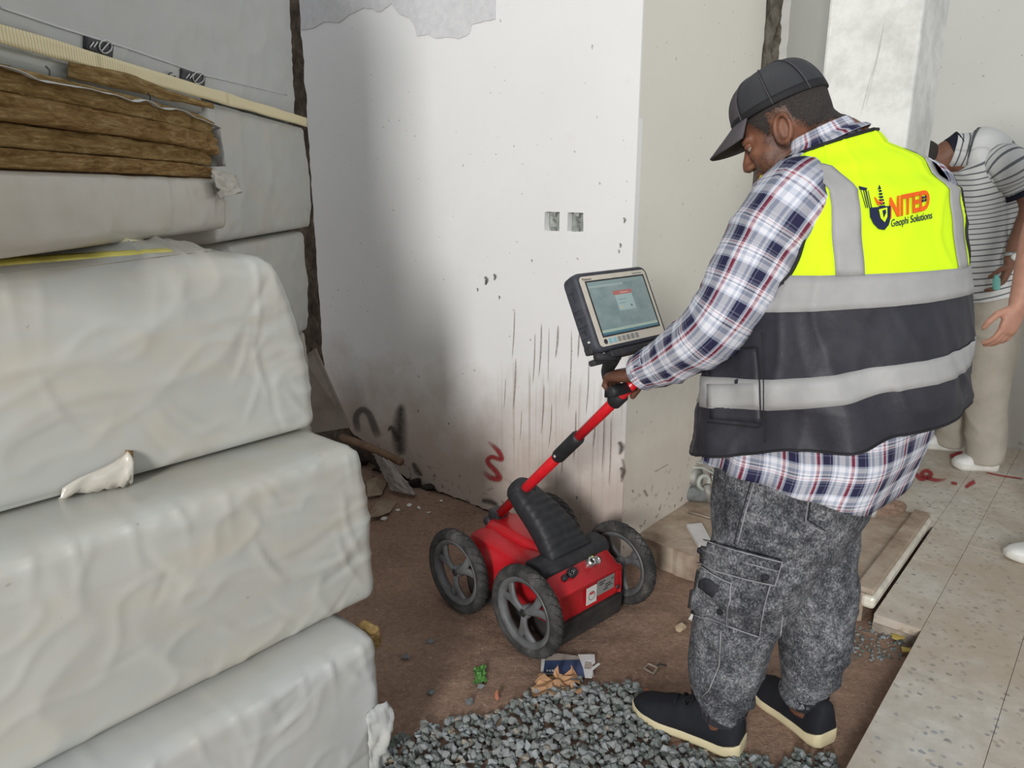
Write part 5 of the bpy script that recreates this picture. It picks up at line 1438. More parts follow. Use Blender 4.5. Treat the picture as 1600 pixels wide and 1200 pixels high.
# ------------------------------------------------------------------ the two people on the right
def stripe_cloth(name, a, b_, per):
    m, t, b = newmat(name); v = coord(t, 'UV'); s = sep(t, v)
    f = math_n(t, 'FRACT', math_n(t, 'DIVIDE', s[1], per))
    t.links.new(ramp(t, f, [(0, a), (.74, a), (.76, b_), (.98, b_)], 'CONSTANT'), b.inputs['Base Color'])
    b.inputs['Roughness'].default_value = .85; bump(t, b, noise_n(t, coord(t), 20, 4), .25, .01); return m
M['polo'] = stripe_cloth('striped_polo_cloth', (.60, .61, .60), (.13, .14, .15), .0245)
M['navy'] = cloth('navy_ribbed_knit', (.015, .017, .03), .85, .2, 90, .2)
M['chino'] = cloth('beige_trouser_cloth', (.40, .365, .31), .85, .06, 12, .3)
M['grey_shirt'] = cloth('grey_shirt_cloth', (.33, .34, .36), .85, .08, 14, .3)
M['dark_trouser'] = cloth('dark_trouser_cloth', (.05, .05, .06), .85, .1, 14, .3)
M['cyan'] = simple('turquoise_plastic', (.22, .58, .52), .35, 0, .5, .1, 20, 0)
TZ = .06
def torso_loft(path, tab, nrm, n=64, hemz=0, rows=40, amp=.005, e=2.4):
    """path: list of (centre, half width along nrm[0], half depth along nrm[1])"""
    P = smooth_path([p[0] for p in path], 10); A = [q.x for q in smooth_path([(p[1], 0, 0) for p in path], 10)]; B = [q.x for q in smooth_path([(p[2], 0, 0) for p in path], 10)]
    vs = []; uv = []; L = 0
    for i, c in enumerate(P):
        if i: L += (c-P[i-1]).length
        d = (P[min(i+1, len(P)-1)]-P[max(i-1, 0)]).normalized(); r = (nrm[0]-d*nrm[0].dot(d)).normalized(); f = d.cross(r)
        if f.dot(nrm[1]) < 0: f = -f
        for k in range(n+1):
            q = 2*math.pi*k/n; cx, sx = math.cos(q), math.sin(q); w = amp*(fbm(Vector((cx*1.5, sx*1.5, L*4)), 2)+ridge(Vector((cx+L*4, sx, L*5))))
            vs.append(c+r*((A[i]+w)*math.copysign(abs(cx)**(2/e), cx))+f*((B[i]+w)*math.copysign(abs(sx)**(2/e), sx))); uv.append((k/n, L))
    fs = [(i*(n+1)+k, i*(n+1)+k+1, (i+1)*(n+1)+k+1, (i+1)*(n+1)+k) for i in range(len(P)-1) for k in range(n)]
    return G().add(vs, fs, uv)
# ---- person in the striped polo, bending behind the column
p2 = thing('person', V(2.2, 3.42, TZ), 'person in striped white polo and beige trousers bending behind the column', 'person')
sN_h, sN_t = gz(1556, 734, TZ), gz(1487, 730, TZ); sF_h, sF_t = gz(1502, 703, TZ), gz(1433, 697, TZ)
hipc = gy(1548, 468, 3.40); chest = gy(1542, 330, 3.40); shc = gy(1532, 244, 3.38); nkb = gy(1492, 240, 3.42); hd2 = gy(1434, 264, 3.46)
fw = V(-.93, .15, 0).normalized(); lt = Z.cross(fw)  # lt: his left, toward the camera
anN = V(*(sN_h.lerp(sN_t, .28))[:2], TZ+.09); anF = V(*(sF_h.lerp(sF_t, .28))[:2], TZ+.09)
shN, shF = shc+lt*.15+V(.05, 0, -.05), shc-lt*.17+V(-.02, 0, 0)
elN = gy(1606, 325, 3.22); wrN = gy(1579, 412, 3.12); elF = shF+V(-.10, .05, -.26); wrF = shF+V(-.30, .0, -.42)
g = G()
hh = (fw*.80-Z*.6).normalized(); hl2 = lt; hu2 = hh.cross(hl2)
head_geo(g, hd2, hh, hl2, hu2, 1.02)
limb(g, [hd2+(nkb-hd2)*.25, hd2.lerp(nkb, .65), nkb, shc-Z*.08], [.062, .062, .066, .08])
limb(g, [hipc-Z*.02, chest, shc-Z*.03], [.12, .125, .10], 20)
for s_, e_, w_ in ((shN, elN, wrN), (shF, elF, wrF)): limb(g, [shc.lerp(s_, .5), s_, e_, e_.lerp(w_, .7), w_], [.06, .055, .044, .034, .027])
limb(g, [hipc+lt*.09-Z*.05, anN.lerp(hipc, .5), anN, anN-Z*.03], [.08, .055, .04, .04]); limb(g, [hipc-lt*.09-Z*.05, anF.lerp(hipc, .5), anF, anF-Z*.03], [.08, .055, .04, .04])
hand(g, wrN, V(-.35, -.1, -1), V(-.8, .4, -.2), V(-.5, -.6, .1), (.35, .5, .4))
hand(g, wrF, V(-.7, 0, -.6), V(0, 0, -1), V(0, -1, 0), (.35, .5, .4))
ob2 = mk('body', remesh(g, .0058, 3, .45), M['skin2'], p2)
g = G(); g.ell(hd2+(-hh*.012+hu2*.032), hh*.104, hl2*.083, hu2*.090, 24, 14); mk('hair', g, M['hair'], ob2)
polo = mk('polo_shirt', torso_loft([(hipc+Z*.05, .185, .165), (hipc.lerp(chest, .35), .19, .165), (chest, .185, .155), (chest.lerp(shc, .6), .185, .140), (shc+V(-.01, 0, .0), .15, .115), (shc.lerp(nkb, .45)+Z*.005, .10, .085), (nkb+V(-.02, 0, .01), .072, .068)], None, (lt, fw)), M['polo'], p2, True, 0, .002)
dn = (elN-shN).normalized(); en = shN.lerp(elN, .62)
sleeve('sleeve', [shc.lerp(shN, .4), shN, shN.lerp(elN, .35), en], [.085, .085, .076, .070], M['polo'], polo, 4, .004, 24, 1.6)
sleeve('sleeve_cuff', [en-dn*.022, en-dn*.01, en+dn*.004], [.0735, .074, .0735], M['navy'], polo, 4, .0005, 24)
sleeve('sleeve', [shc.lerp(shF, .4), shF, shF.lerp(elF, .35), shF.lerp(elF, .65)], [.085, .085, .076, .072], M['polo'], polo, 6, .004, 24)
cdir = (hd2-nkb).normalized()
sleeve('collar', [nkb-cdir*.03, nkb-cdir*.005, nkb+cdir*.018], [.088, .080, .074], M['navy'], polo, 3, .002, 24, solid=.004)
g = G(); limb(g, [hipc+Z*.075, hipc, hipc-Z*.08], [.168, .172, .15], 28)
kn = anN.lerp(hipc, .5)+V(-.02, 0, 0); limb(g, [hipc+lt*.075-Z*.03, hipc.lerp(kn, .55)+lt*.06, kn+lt*.03, anN.lerp(kn, .4), anN-Z*.045], [.115, .11, .098, .090, .084], 24)
kf = anF.lerp(hipc, .5); limb(g, [hipc-lt*.075-Z*.03, hipc.lerp(kf, .55)-lt*.03, kf, anF.lerp(kf, .4), anF-Z*.045], [.115, .11, .094, .086, .080], 24)
tg = displace(remesh(g, .008, 5, .5), lambda p: .006*(ridge(Vector((p.x*5, p.y*5, p.z*5+2)))-.3)+.003*fbm(p*9, 2))
mk('trousers', tg, M['chino'], p2)
shoe(p2, sN_h, sN_t, .052, .085, ('white_shoe', 'white_sole'), 'white_shoe', TZ, .034); shoe(p2, sF_h, sF_t, .052, .085, ('white_shoe', 'white_sole'), 'white_shoe', TZ, .034)
wd = (wrN-elN).normalized(); s_, t_ = frame_from(wd); wc = wrN-wd*.03
wt_ = mk('wristwatch', G().ring_lathe([(.030, -.009), (.033, -.009), (.033, .009), (.030, .009)], wc, wd, 24), M['metal'], p2)
mk('watch_face', G().lathe([(0, .008), (.016, .008), (.018, .004), (.018, -.004)], wc+V(-.3, -.95, .1).normalized()*.031, V(-.3, -.95, .1), 20), M['metal'], wt_)
mk('watch_dial', G().lathe([(0, .0090), (.014, .0088), (.014, .004)], wc+V(-.3, -.95, .1).normalized()*.031, V(-.3, -.95, .1), 20), M['sticker'], wt_)
# small turquoise bottle in the hand
bp = gy(1557, 440, 3.08)
bo = mk('spray_bottle', G().lathe([(0, -.035), (.013, -.035), (.014, -.03), (.014, .012), (.008, .02), (.008, .03), (0, .03)], bp, V(-.3, -.2, 1), 14), M['cyan'])
tag(bo, 'small turquoise bottle held by the person in the striped polo', 'bottle')
# ---- person at the right edge: only a forearm, hand and shoe tip show
p3 = thing('person', V(1.95, 2.35, TZ), 'person at the right picture edge, bare forearm, hand and shoe showing', 'person')
sh3 = gy(1690, 130, 2.42); el3 = gy(1632, 330, 2.36); wr3 = gy(1591, 478, 2.28); c3 = V(2.05, 2.48, 0)
g = G(); h3 = V(c3.x-.06, c3.y, 1.66)
head_geo(g, h3, V(-.95, .2, -.2).normalized(), Z.cross(V(-.95, .2, 0)).normalized(), V(-.95, .2, -.2).normalized().cross(Z.cross(V(-.95, .2, 0)).normalized()), 1.0)
limb(g, [h3+V(.02, 0, -.05), h3+V(.04, 0, -.13), V(c3.x, c3.y, 1.42)], [.06, .06, .09]); limb(g, [V(c3.x, c3.y, .9), V(c3.x, c3.y, 1.15), V(c3.x, c3.y, 1.40)], [.13, .13, .12], 20)
limb(g, [V(c3.x, c3.y, 1.40), sh3, el3, el3.lerp(wr3, .35), el3.lerp(wr3, .8), wr3], [.07, .060, .047, .046, .033, .028])
sR3 = V(c3.x+.05, c3.y+.20, 1.40); limb(g, [V(c3.x, c3.y, 1.40), sR3, sR3+V(.05, .05, -.28), sR3+V(-.05, .0, -.52)], [.07, .06, .045, .03])
hand(g, wr3, V(-.30, -.05, -1), V(-.35, .9, .1), V(-.9, -.35, .2), (.30, .45, .35), 1.02, (.25, .3), .03)
hand(g, sR3+V(-.05, .0, -.52), V(-.2, 0, -1), V(-.2, -1, 0), V(-1, .1, 0), (.3, .4, .3))
f3t, f3h = gz(1568, 872, TZ), gz(1710, 880, TZ); f4t = f3t+V(.22, -.24, 0); f4h = f3h+V(.22, -.24, 0)
a3 = V(*(f3h.lerp(f3t, .28))[:2], TZ+.09); a4 = V(*(f4h.lerp(f4t, .28))[:2], TZ+.09)
for a_, dy in ((a3, .08), (a4, -.08)): limb(g, [V(c3.x, c3.y+dy, .86), a_.lerp(V(c3.x, c3.y+dy, .86), .5), a_, a_-Z*.03], [.08, .055, .04, .04])
ob3 = mk('body', remesh(g, .0052, 3, .45), M['skin3'], p3)
g = G(); g.ell(h3+V(.015, 0, .035), V(.10, 0, 0), V(0, .083, 0), V(0, 0, .088)); mk('hair', g, M['hair'], ob3)
shirt3 = mk('shirt', torso_loft([(V(c3.x, c3.y, .84), .18, .15), (V(c3.x, c3.y, 1.1), .18, .15), (V(c3.x, c3.y, 1.3), .19, .135), (V(c3.x, c3.y, 1.42), .14, .10), (V(c3.x-.01, c3.y, 1.49), .07, .07)], None, (V(.2, .98, 0), V(-.98, .2, 0))), M['grey_shirt'], p3, True, 0, .002)
cu3 = gy(1612, 268, 2.38)
sleeve('sleeve', [V(c3.x, c3.y, 1.38).lerp(sh3, .5), sh3, sh3.lerp(el3, .4), sh3.lerp(el3, .80)], [.085, .085, .078, .072], M['grey_shirt'], shirt3, 4, .004, 24)
sleeve('sleeve', [V(c3.x, c3.y, 1.38).lerp(sR3, .5), sR3, sR3+V(.03, .03, -.16), sR3+V(.05, .05, -.28)], [.085, .085, .078, .072], M['grey_shirt'], shirt3, 5, .004, 24)
g = G(); limb(g, [V(c3.x, c3.y, .90), V(c3.x, c3.y, .82), V(c3.x, c3.y, .76)], [.16, .165, .14], 24)
for a_, dy in ((a3, .08), (a4, -.08)): limb(g, [V(c3.x, c3.y+dy, .80), a_.lerp(V(c3.x, c3.y+dy, .80), .5), a_.lerp(V(c3.x, c3.y+dy, .8), .2), a_-Z*.03], [.10, .085, .075, .07], 20)
mk('trousers', displace(remesh(g, .009, 5, .5), lambda p: .005*(ridge(p*5)-.3)), M['dark_trouser'], p3)
shoe(p3, f3h, f3t, .05, .08, ('white_shoe', 'white_sole'), 'white_shoe', TZ, .03); shoe(p3, f4h, f4t, .05, .08, ('white_shoe', 'white_sole'), 'white_shoe', TZ, .03)
# ------------------------------------------------------------------ gravel, rubble and litter
def stone_mat(name, stops):
    m, t, b = newmat(name); oi = nd(t, 'ShaderNodeObjectInfo'); v = coord(t)
    base = ramp(t, oi.outputs['Random'], stops)
    base = mix(t, .35, base, ramp(t, noise_n(t, v, 60, 4), [(.3, (.10, .10, .10)), (.7, (.42, .42, .40))]))
    t.links.new(base, b.inputs['Base Color']); b.inputs['Roughness'].default_value = .85; bump(t, b, noise_n(t, v, 160, 4), .3, .003); return m
M['gravel'] = stone_mat('crushed_grey_stone', [(0, (.12, .135, .12)), (.35, (.19, .21, .20)), (.7, (.25, .275, .28)), (.9, (.30, .33, .345)), (1, (.30, .24, .16))])
def gravel_stuff_mat():
    m, t, b = newmat('crushed_grey_stone_bed'); v = geo_pos(t)
    vo = nd(t, 'ShaderNodeTexVoronoi'); vo.inputs['Scale'].default_value = 45; t.links.new(v, vo.inputs['Vector']); c = sep(t, vo.outputs['Color'])
    t.links.new(ramp(t, c[0], [(0, (.10, .115, .10)), (.5, (.18, .20, .19)), (.9, (.26, .285, .295)), (1, (.28, .22, .15))]), b.inputs['Base Color'])
    b.inputs['Roughness'].default_value = .85; bump(t, b, noise_n(t, v, 160, 4), .3, .003); return m
M['gravel_bed'] = gravel_stuff_mat()
M['earth_clod'] = simple('dusty_pebble', (.30, .235, .18), .95, 0, .2, .35, 30, .3)
def stone_shape(rng):
    bm = bmesh.new()
    for _ in range(14):
        p = Vector((rng.gauss(0, 1), rng.gauss(0, 1), rng.gauss(0, 1))).normalized(); bm.verts.new((p.x*rng.uniform(.85, 1.15), p.y*.8, p.z*.62))
    r = bmesh.ops.convex_hull(bm, input=bm.verts); bmesh.ops.delete(bm, geom=[e for e in r['geom_interior'] if isinstance(e, bmesh.types.BMVert)], context='VERTS')
    bmesh.ops.recalc_face_normals(bm, faces=bm.faces)
    bm.verts.index_update(); vs = [v.co.copy() for v in bm.verts]; fs = [tuple(v.index for v in f.verts) for f in bm.faces]; bm.free(); return vs, fs
rng = random.Random(11); SH = [stone_shape(rng) for _ in range(14)]
def stone_mesh(k, mat):
    me = bpy.data.meshes.new('stone'); me.from_pydata([tuple(p) for p in SH[k][0]], [], SH[k][1]); me.materials.append(mat); return me
GM = [stone_mesh(k, M['gravel']) for k in range(14)]
poly_px = [(560, 1215), (600, 1160), (640, 1146), (700, 1128), (770, 1120), (815, 1098), (838, 1078), (880, 1060), (940, 1074), (992, 1066), (1012, 1100), (1060, 1140), (1130, 1172), (1190, 1186), (1300, 1176), (1320, 1215), (1310, 1330), (560, 1330)]
GP = [gz(x, y, 0).xy for x, y in poly_px]
def inside(p, P):
    c = False; j = len(P)-1
    for i in range(len(P)):
        if (P[i].y > p.y) != (P[j].y > p.y) and p.x < (P[j].x-P[i].x)*(p.y-P[i].y)/(P[j].y-P[i].y)+P[i].x: c = not c
        j = i
    return c
def to_px(p):
    q = p-EYE; d = q.y*CP-q.z*SP; v = q.y*SP+q.z*CP; return 800+FPX*q.x/d, 600-FPX*v/d
mnx, mxx, mny, mxy = min(p.x for p in GP), max(p.x for p in GP), min(p.y for p in GP), max(p.y for p in GP)
cand = []
tries = 0
while len(cand) < 3000 and tries < 20000:
    tries += 1
    p = Vector((rng.uniform(mnx, mxx), rng.uniform(mny, mxy)))
    if not inside(p, GP): continue
    dl = min((p-a).length for a in GP)
    s = rng.choice([.008, .0095, .011, .0125, .014, .0165]); z = soil_h(p.x, p.y)+s*.35+rng.uniform(0, .018)*min(1, dl/.10)
    cand.append((V(p.x, p.y, z), s, rng.randrange(14), (rng.uniform(0, 6.3), rng.uniform(-.6, .6), rng.uniform(0, 6.3))))
feet = [gz(1075, 1150, 0), gz(1230, 1125, 0), gz(1130, 1170, 0), gz(1020, 1115, 0)]
def vis_rank(c):
    x, y = to_px(c[0])
    if not (590 < x < 1330 and y < 1200): return 0
    return c[1]+c[0].z*.5
cand = [c for c in cand if min((c[0].xy-f.xy).length for f in feet[:1]+feet[2:]) > .045]
cand.sort(key=vis_rank, reverse=True)
for c in cand[:300]:
    o = bpy.data.objects.new('gravel_stone', GM[c[2]]); COL.objects.link(o); o.location = c[0]; o.rotation_euler = c[3]; o.scale = (c[1],)*3
    tag(o, 'small grey crushed stone in the gravel spread in front of the sneakers', 'stone', 'loose gravel stones')
g = G()
from mathutils import Euler
for c in cand[300:]:
    R = Euler(c[3]).to_matrix(); g.add([c[0]+R @ (p*c[1]) for p in SH[c[2]][0]], SH[c[2]][1])
o = mk('gravel', g, M['gravel_bed'], None, False); tag(o, 'bed of small grey crushed gravel on the soil', 'gravel', None, 'stuff')
# chips by the tile edge and scattered pebbles on the soil
g = G(); RP = [gz(x, y, 0).xy for x, y in [(1322, 985), (1350, 968), (1400, 985), (1425, 1005), (1405, 1030), (1350, 1035), (1322, 1020)]]
mm = [min(p.x for p in RP), max(p.x for p in RP), min(p.y for p in RP), max(p.y for p in RP)]
n_ = 0
while n_ < 170:
    p = Vector((rng.uniform(mm[0], mm[1]), rng.uniform(mm[2], mm[3])))
    if not inside(p, RP): continue
    s = rng.uniform(.003, .009); R = Euler((rng.uniform(0, 6), rng.uniform(-.5, .5), rng.uniform(0, 6))).to_matrix(); k = rng.randrange(14); n_ += 1
    g.add([V(p.x, p.y, soil_h(p.x, p.y)+s*.3)+R @ (q*s) for q in SH[k][0]], SH[k][1])
o = mk('rubble_chips', g, M['gravel_bed'], None, False); tag(o, 'heap of small grey rubble chips between jeans and tile edge', 'rubble', None, 'stuff')
g = G(); n_ = 0
while n_ < 900:
    p = Vector((rng.uniform(-.75, 1.15), rng.uniform(1.45, 3.4))); r = V(p.x, p.y, 0)-O
    if r.dot(U) > -.01 and r.dot(Wd) > 0: continue
    if r.dot(Wd) < -.97: continue
    if (r.dot(U) > .1 and -.85 < r.dot(Wd) < .05): continue
    near = r.dot(U) > -.30 and r.dot(Wd) > .2
    if not near and rng.random() < .65: continue
    s = rng.choice([.0015, .002, .0025, .003, .0045, .007] if near else [.0012, .0016, .002, .003]); R = Euler((rng.uniform(0, 6), rng.uniform(-.5, .5), rng.uniform(0, 6))).to_matrix(); k = rng.randrange(14); n_ += 1
    g.add([V(p.x, p.y, soil_h(p.x, p.y)+s*.3)+R @ (q*s) for q in SH[k][0]], SH[k][1])
o = mk('soil_grit', g, M['earth_clod'], None, False); tag(o, 'fine grit and crumbs scattered over the brown soil', 'grit', None, 'stuff')
def clod(name, px, z, size, mat, label, cat, sq=(1, .8, .6), rot=0.3, group=None):
    c = gz(px[0], px[1], z); vs, fs = SH[rng.randrange(14)]; R = Euler((0, 0, rot)).to_matrix()
    base = soil_h(c.x, c.y) if z < .05 else z
    mz = min(v.z for v in vs)*size*sq[2]/.62
    o = mk(name, G().add([V(c.x, c.y, base-mz-.002)+R @ V(p.x*size*sq[0], p.y*size*sq[1]/.8, p.z*size*sq[2]/.62) for p in vs], fs), mat, None, False, size*.08)
    return tag(o, label, cat, group)
M['brick'] = simple('orange_brick_chip', (.40, .16, .10), .9, 0, .2, .25, 40, .3)
M['tan_stone'] = simple('tan_stone', (.42, .33, .22), .9, 0, .2, .2, 30, .3)
M['white_lump'] = simple('white_plaster_lump', (.68, .67, .62), .7, 0, .3, .08, 20, .2)
M['grey_stone'] = simple('dark_grey_stone', (.16, .17, .17), .85, 0, .3, .3, 30, .3)
clod('plaster_lump', (1082, 976), 0, .030, M['white_lump'], 'white lump beside the man\'s left trouser leg', 'lump', (.8, .6, 1.1))
clod('stone', (1063, 986), 0, .019, M['tan_stone'], 'tan stone just left of the white lump', 'stone', (1, .8, .9))
clod('brick_chip', (777, 1094), 0, .017, M['brick'], 'orange brick chip lying upright on the soil above the gravel', 'brick chip', (.5, .6, 1))
clod('brick_chip', (1011, 1082), 0, .014, M['brick'], 'orange brick chip just above the toe of the front sneaker', 'brick chip', (1, .7, .6))
clod('brick_chip', (1058, 1168), 0, .018, M['brick'], 'orange brick chip in the gravel under the front sneaker', 'brick chip', (1.1, .6, .5))
clod('stone', (673, 1005), 0, .013, M['grey_stone'], 'dark grey stone alone on the soil left of the near wheel', 'stone')
clod('stone', (634, 1030), 0, .016, M['grey_stone'], 'brownish stone on the soil beside the bottom bale', 'stone')
clod('stone', (752, 1076), 0, .013, M['grey_stone'], 'grey stone lying just below the green scrap', 'stone')
clod('stone', (675, 1082), 0, .015, M['grey_stone'], 'flat grey stone on the soil left of the green scrap', 'stone', (1.1, .8, .5))
clod('stone', (735, 1102), 0, .016, M['grey_stone'], 'grey stone at the upper edge of the gravel near the brick chip', 'stone')
clod('stone', (994, 1078), 0, .016, M['grey_stone'], 'dark square stone left of the sneaker toe', 'stone', (.9, .8, 1))
# rolled blister card: blue print on clear and white plastic
M['card_blue'] = simple('blue_printed_card', (.045, .075, .16), .4, 0, .45, .35, 14, 0)
M['card_white'] = simple('white_card', (.62, .61, .60), .5, 0, .4, .08, 20, 0)
M['clear'] = simple('dusty_clear_blister', (.36, .31, .27), .25, 0, .6, .2, 20, .1)
def on_ground(pts, z=.012): return [gz(x, y, z) for x, y in pts]
def flat_piece(name, pts, mat, parent, z=.012, h=.002, curl=0.0):
    P = on_ground(pts, z); n = len(P); g = G(); top = [p+Z*h for p in P]
    ar = sum(P[i].x*P[(i+1) % n].y-P[(i+1) % n].x*P[i].y for i in range(n))
    tri = tessellate_polygon([P]); fs = []
    for t in tri:
        a, b, c = [P[i] for i in t]; up = (b-a).cross(c-a).z > 0
        t = t if up else (t[0], t[2], t[1]); fs.append(tuple(i+n for i in t)); fs.append((t[2], t[1], t[0]))
    for i in range(n):
        j = (i+1) % n; fs.append((i, j, n+j, n+i) if ar > 0 else (j, i, n+i, n+j))
    return mk(name, g.add(P+top, fs), mat, parent, False)
card = thing('packaging_card', gz(890, 1042, 0), 'crushed blue and white packaging card on the soil below the near wheel', 'packaging')
flat_piece('blister', [(846, 1027), (872, 1022), (902, 1026), (924, 1022), (928, 1058), (846, 1054)], M['clear'], card, .008, .003)
flat_piece('printed_card', [(851, 1033), (905, 1031), (912, 1044), (913, 1058), (849, 1051)], M['card_blue'], card, .0115, .001)
flat_piece('hang_tab', [(903, 1023), (929, 1023), (930, 1036), (925, 1040), (924, 1034), (915, 1033), (913, 1045), (921, 1046), (927, 1044), (925, 1060), (914, 1059), (911, 1044)], M['card_white'], card, .0125, .0015)
flat_piece('hang_tab', [(846, 1028), (852, 1028), (849, 1050), (845, 1049)], M['card_white'], card, .0125, .0015)
flat_piece('loose_strip', [(924, 1044), (935, 1036), (938, 1038), (927, 1047)], M['card_white'], card, .016, .0015)
for k in range(3):
    x = 854+k*4.2; flat_piece('card_icon', [(x, 1046.5), (x+2.6, 1046.9), (x+2.4, 1049.6), (x-.2, 1049.2)], M['card_white'], card, .0128, .0006)
# crumpled brown paper
M['kraft'] = simple('brown_kraft_paper', (.42, .24, .13), .8, 0, .25, .18, 20, .2)
def crumple(name, cpx, size, hgt, mat, label, cat, seed, z0=0.004, nx=9):
    c = gz(cpx[0], cpx[1], 0); g = G(); r = random.Random(seed)
    def fn(a, b):
        x = (a-.5)*size[0]; y = (b-.5)*size[1]; s = Vector((a*4+seed, b*4, seed*.7))
        return V(c.x+x+.3*size[0]*noise.noise(s), c.y+y+.3*size[1]*noise.noise(s+V(5, 5, 5)), soil_h(c.x, c.y)+z0+hgt*abs(noise.noise(s*1.3+V(9, 1, 3)))*1.6)
    g.grid(fn, nx, nx); o = mk(name, g, mat, None, False, 0, .0012); return tag(o, label, cat)
crumple('crumpled_paper', (872, 1080), (.13, .10), .035, M['kraft'], 'crumpled piece of brown kraft paper at the top edge of the gravel', 'paper', 4)
M['green'] = simple('green_wrapper', (.10, .25, .06), .5, 0, .4, .3, 30, .1)
crumple('wrapper_scrap', (750, 1058), (.035, .075), .012, M['green'], 'small green wrapper scrap on the soil between gravel and wheel', 'wrapper', 6, nx=6)
M['dull_metal'] = simple('dull_tin', (.34, .29, .23), .5, .5, .5, .25, 30, .1)
fr = thing('metal_frame_scrap', gz(1016, 1046, 0), 'small square metal frame lying on the soil left of the leg', 'metal scrap')  # loose square metal frame among the litter
q = [(1006, 1044), (1013, 1037), (1027, 1043), (1021, 1053)]
for i in range(4): mk('bar', G().tube([gz(*q[i], .008), gz(*q[(i+1) % 4], .008)], .0028, 6), M['dull_metal'], fr, False)
o = mk('plastic_strip', G().tube([gz(1024, 1042, .008), gz(1032, 1038, .012), gz(1041, 1040, .008)], [.003, .005, .004], 6, flat=.5), M['under'], None); tag(o, 'short dark strip beside the square metal frame', 'scrap')
M['yellow'] = simple('dirty_yellow_plastic', (.50, .38, .10), .6, 0, .3, .25, 20, .1)
for lab, pts in (('dirty yellow plastic scrap below the corner of the marble edging', [(1392, 992), (1410, 990), (1414, 998), (1400, 1000), (1394, 997)]), ('dirty yellow plastic scrap against the tile edge', [(1408, 1012), (1422, 1014), (1423, 1020), (1410, 1020)])):
    o = flat_piece('plastic_scrap', pts, M['yellow'], None, .012, .004); tag(o, lab, 'scrap')
# ---- the far left corner: board, pipe, dark cavity lumps, grey sack, cardboard
M['old_wood'] = simple('old_brown_pipe', (.22, .135, .085), .75, 0, .3, .35, 12, .3)
M['sack'] = simple('grey_cloth', (.36, .325, .30), .9, 0, .2, .14, 20, .3)
M['carton'] = simple('dirty_cardboard', (.30, .225, .16), .9, 0, .2, .25, 16, .3)
M['board'] = simple('dusty_grey_board', (.34, .29, .255), .85, 0, .25, .18, 9, .2)
M['cavity_dark'] = rough_mat('cavity_lump', [(.3, (.012, .010, .009)), (.6, (.05, .042, .035)), (.8, (.14, .11, .09))], 16, .8, .02)  # near-black: the dark of the wall-foot cavity put into the colour
def wA(x, y, off): return gplane(x, y, O+NA*off, NA)
a, b = wA(492, 545, .16), wA(546, 668, .10); a2, b2 = wA(470, 560, .22), wA(470, 680, .2)
g = G(); n_ = (b-a).cross(b2-a).normalized(); n_ = n_ if n_.dot(EYE-a) > 0 else -n_
g.add([a, b, b2, a2], [(0, 1, 2, 3)]); g.add([p-n_*.012 for p in (a, b, b2, a2)], [(3, 2, 1, 0)])
g.f += [(0, 4, 5, 1), (1, 5, 6, 2), (2, 6, 7, 3), (3, 7, 4, 0)]
o = mk('leaning_board', g, M['board'], None, False); tag(o, 'grey board leaning in the corner behind the bales', 'board')
o = mk('pipe', G().tube([wA(535, 683, .085), wA(580, 700, .085), wA(627, 722, .085)], .019, 14), M['old_wood'], None); tag(o, 'short brown pipe lying along the foot of the white wall', 'pipe')
for k, (x, y, s_) in enumerate([(560, 672, .05), (590, 682, .045), (612, 694, .04), (650, 742, .045), (668, 752, .035), (540, 662, .05)]):  # lumps stand for the dark cavity under the broken plaster
    c = wA(x, y, .02); c.z = soil_h(c.x, c.y)+s_*.35; vs, fs = SH[k]
    o = mk('cavity_lump', G().add([c+p*s_ for p in vs], fs), M['cavity_dark'], None, False, .004); tag(o, 'dark lump standing for the cavity along the burnt foot of the white wall', 'rubble', 'dark cavity lumps')
g = G(); A_, B_, C_, D_ = wA(583, 708, .13), wA(612, 722, .11), wA(652, 782, .10), wA(612, 790, .14)
for p_ in (C_, D_): p_.z = max(p_.z, soil_h(p_.x, p_.y)+.008)
sd_ = (EYE-A_).normalized()
def sack_fn(a, b):
    p = A_.lerp(B_, a).lerp(D_.lerp(C_, a), b)
    p = p+sd_*(.055*math.sin(math.pi*a)*(1-.4*b)+.02*ridge(Vector((a*2.2+b*.8, b*.7, 3)))+.008*fbm(Vector((a*7, b*7, 1)), 2))
    if a in (0, 1) or b in (0, 1): p = p+V(.012*noise.noise(Vector((a*19, b*19, 2))), 0, .012*noise.noise(Vector((a*17, b*23, 7))))
    p.z = max(p.z, soil_h(p.x, p.y)+.004); return p
g.grid(sack_fn, 26, 30); o = mk('cloth_sack', g, M['sack'], None, True, 0, .002); tag(o, 'crumpled grey cloth sack slumped against the foot of the white wall', 'sack')
for k, (lab, pts, z) in enumerate((('torn brown cardboard sheet lying below the grey sack', [(578, 800), (590, 785), (612, 776), (622, 782), (610, 800), (592, 806), (578, 808)], .03), ('torn brown cardboard scrap behind the near stack', [(572, 752), (590, 745), (605, 752), (596, 772), (574, 776)], .05))):
    P = [gz(x, y, z) for x, y in pts]; g = G(); n = len(P); cc = sum(P, Vector())/n
    top = [p+Z*(.012*noise.noise(p*20)) for p in P]+[cc+Z*.015]
    g.add(top, [(i, (i+1) % n, n) if (P[(i+1) % n]-P[i]).cross(cc-P[i]).z > 0 else ((i+1) % n, i, n) for i in range(n)])
    o = mk('cardboard', g, M['carton'], None, False, 0, .004); tag(o, lab, 'cardboard')
for k, (x, y, s_) in enumerate([(600, 815, .016), (640, 800, .014), (655, 806, .012), (622, 806, .013), (670, 812, .01), (690, 800, .011)]):
    clod('plaster_chip', (x, y), 0, s_, M['white_lump'], 'pale plaster chip on the soil below the grey sack', 'plaster chip', (1, .8, .6), k, 'plaster chips by the sack')
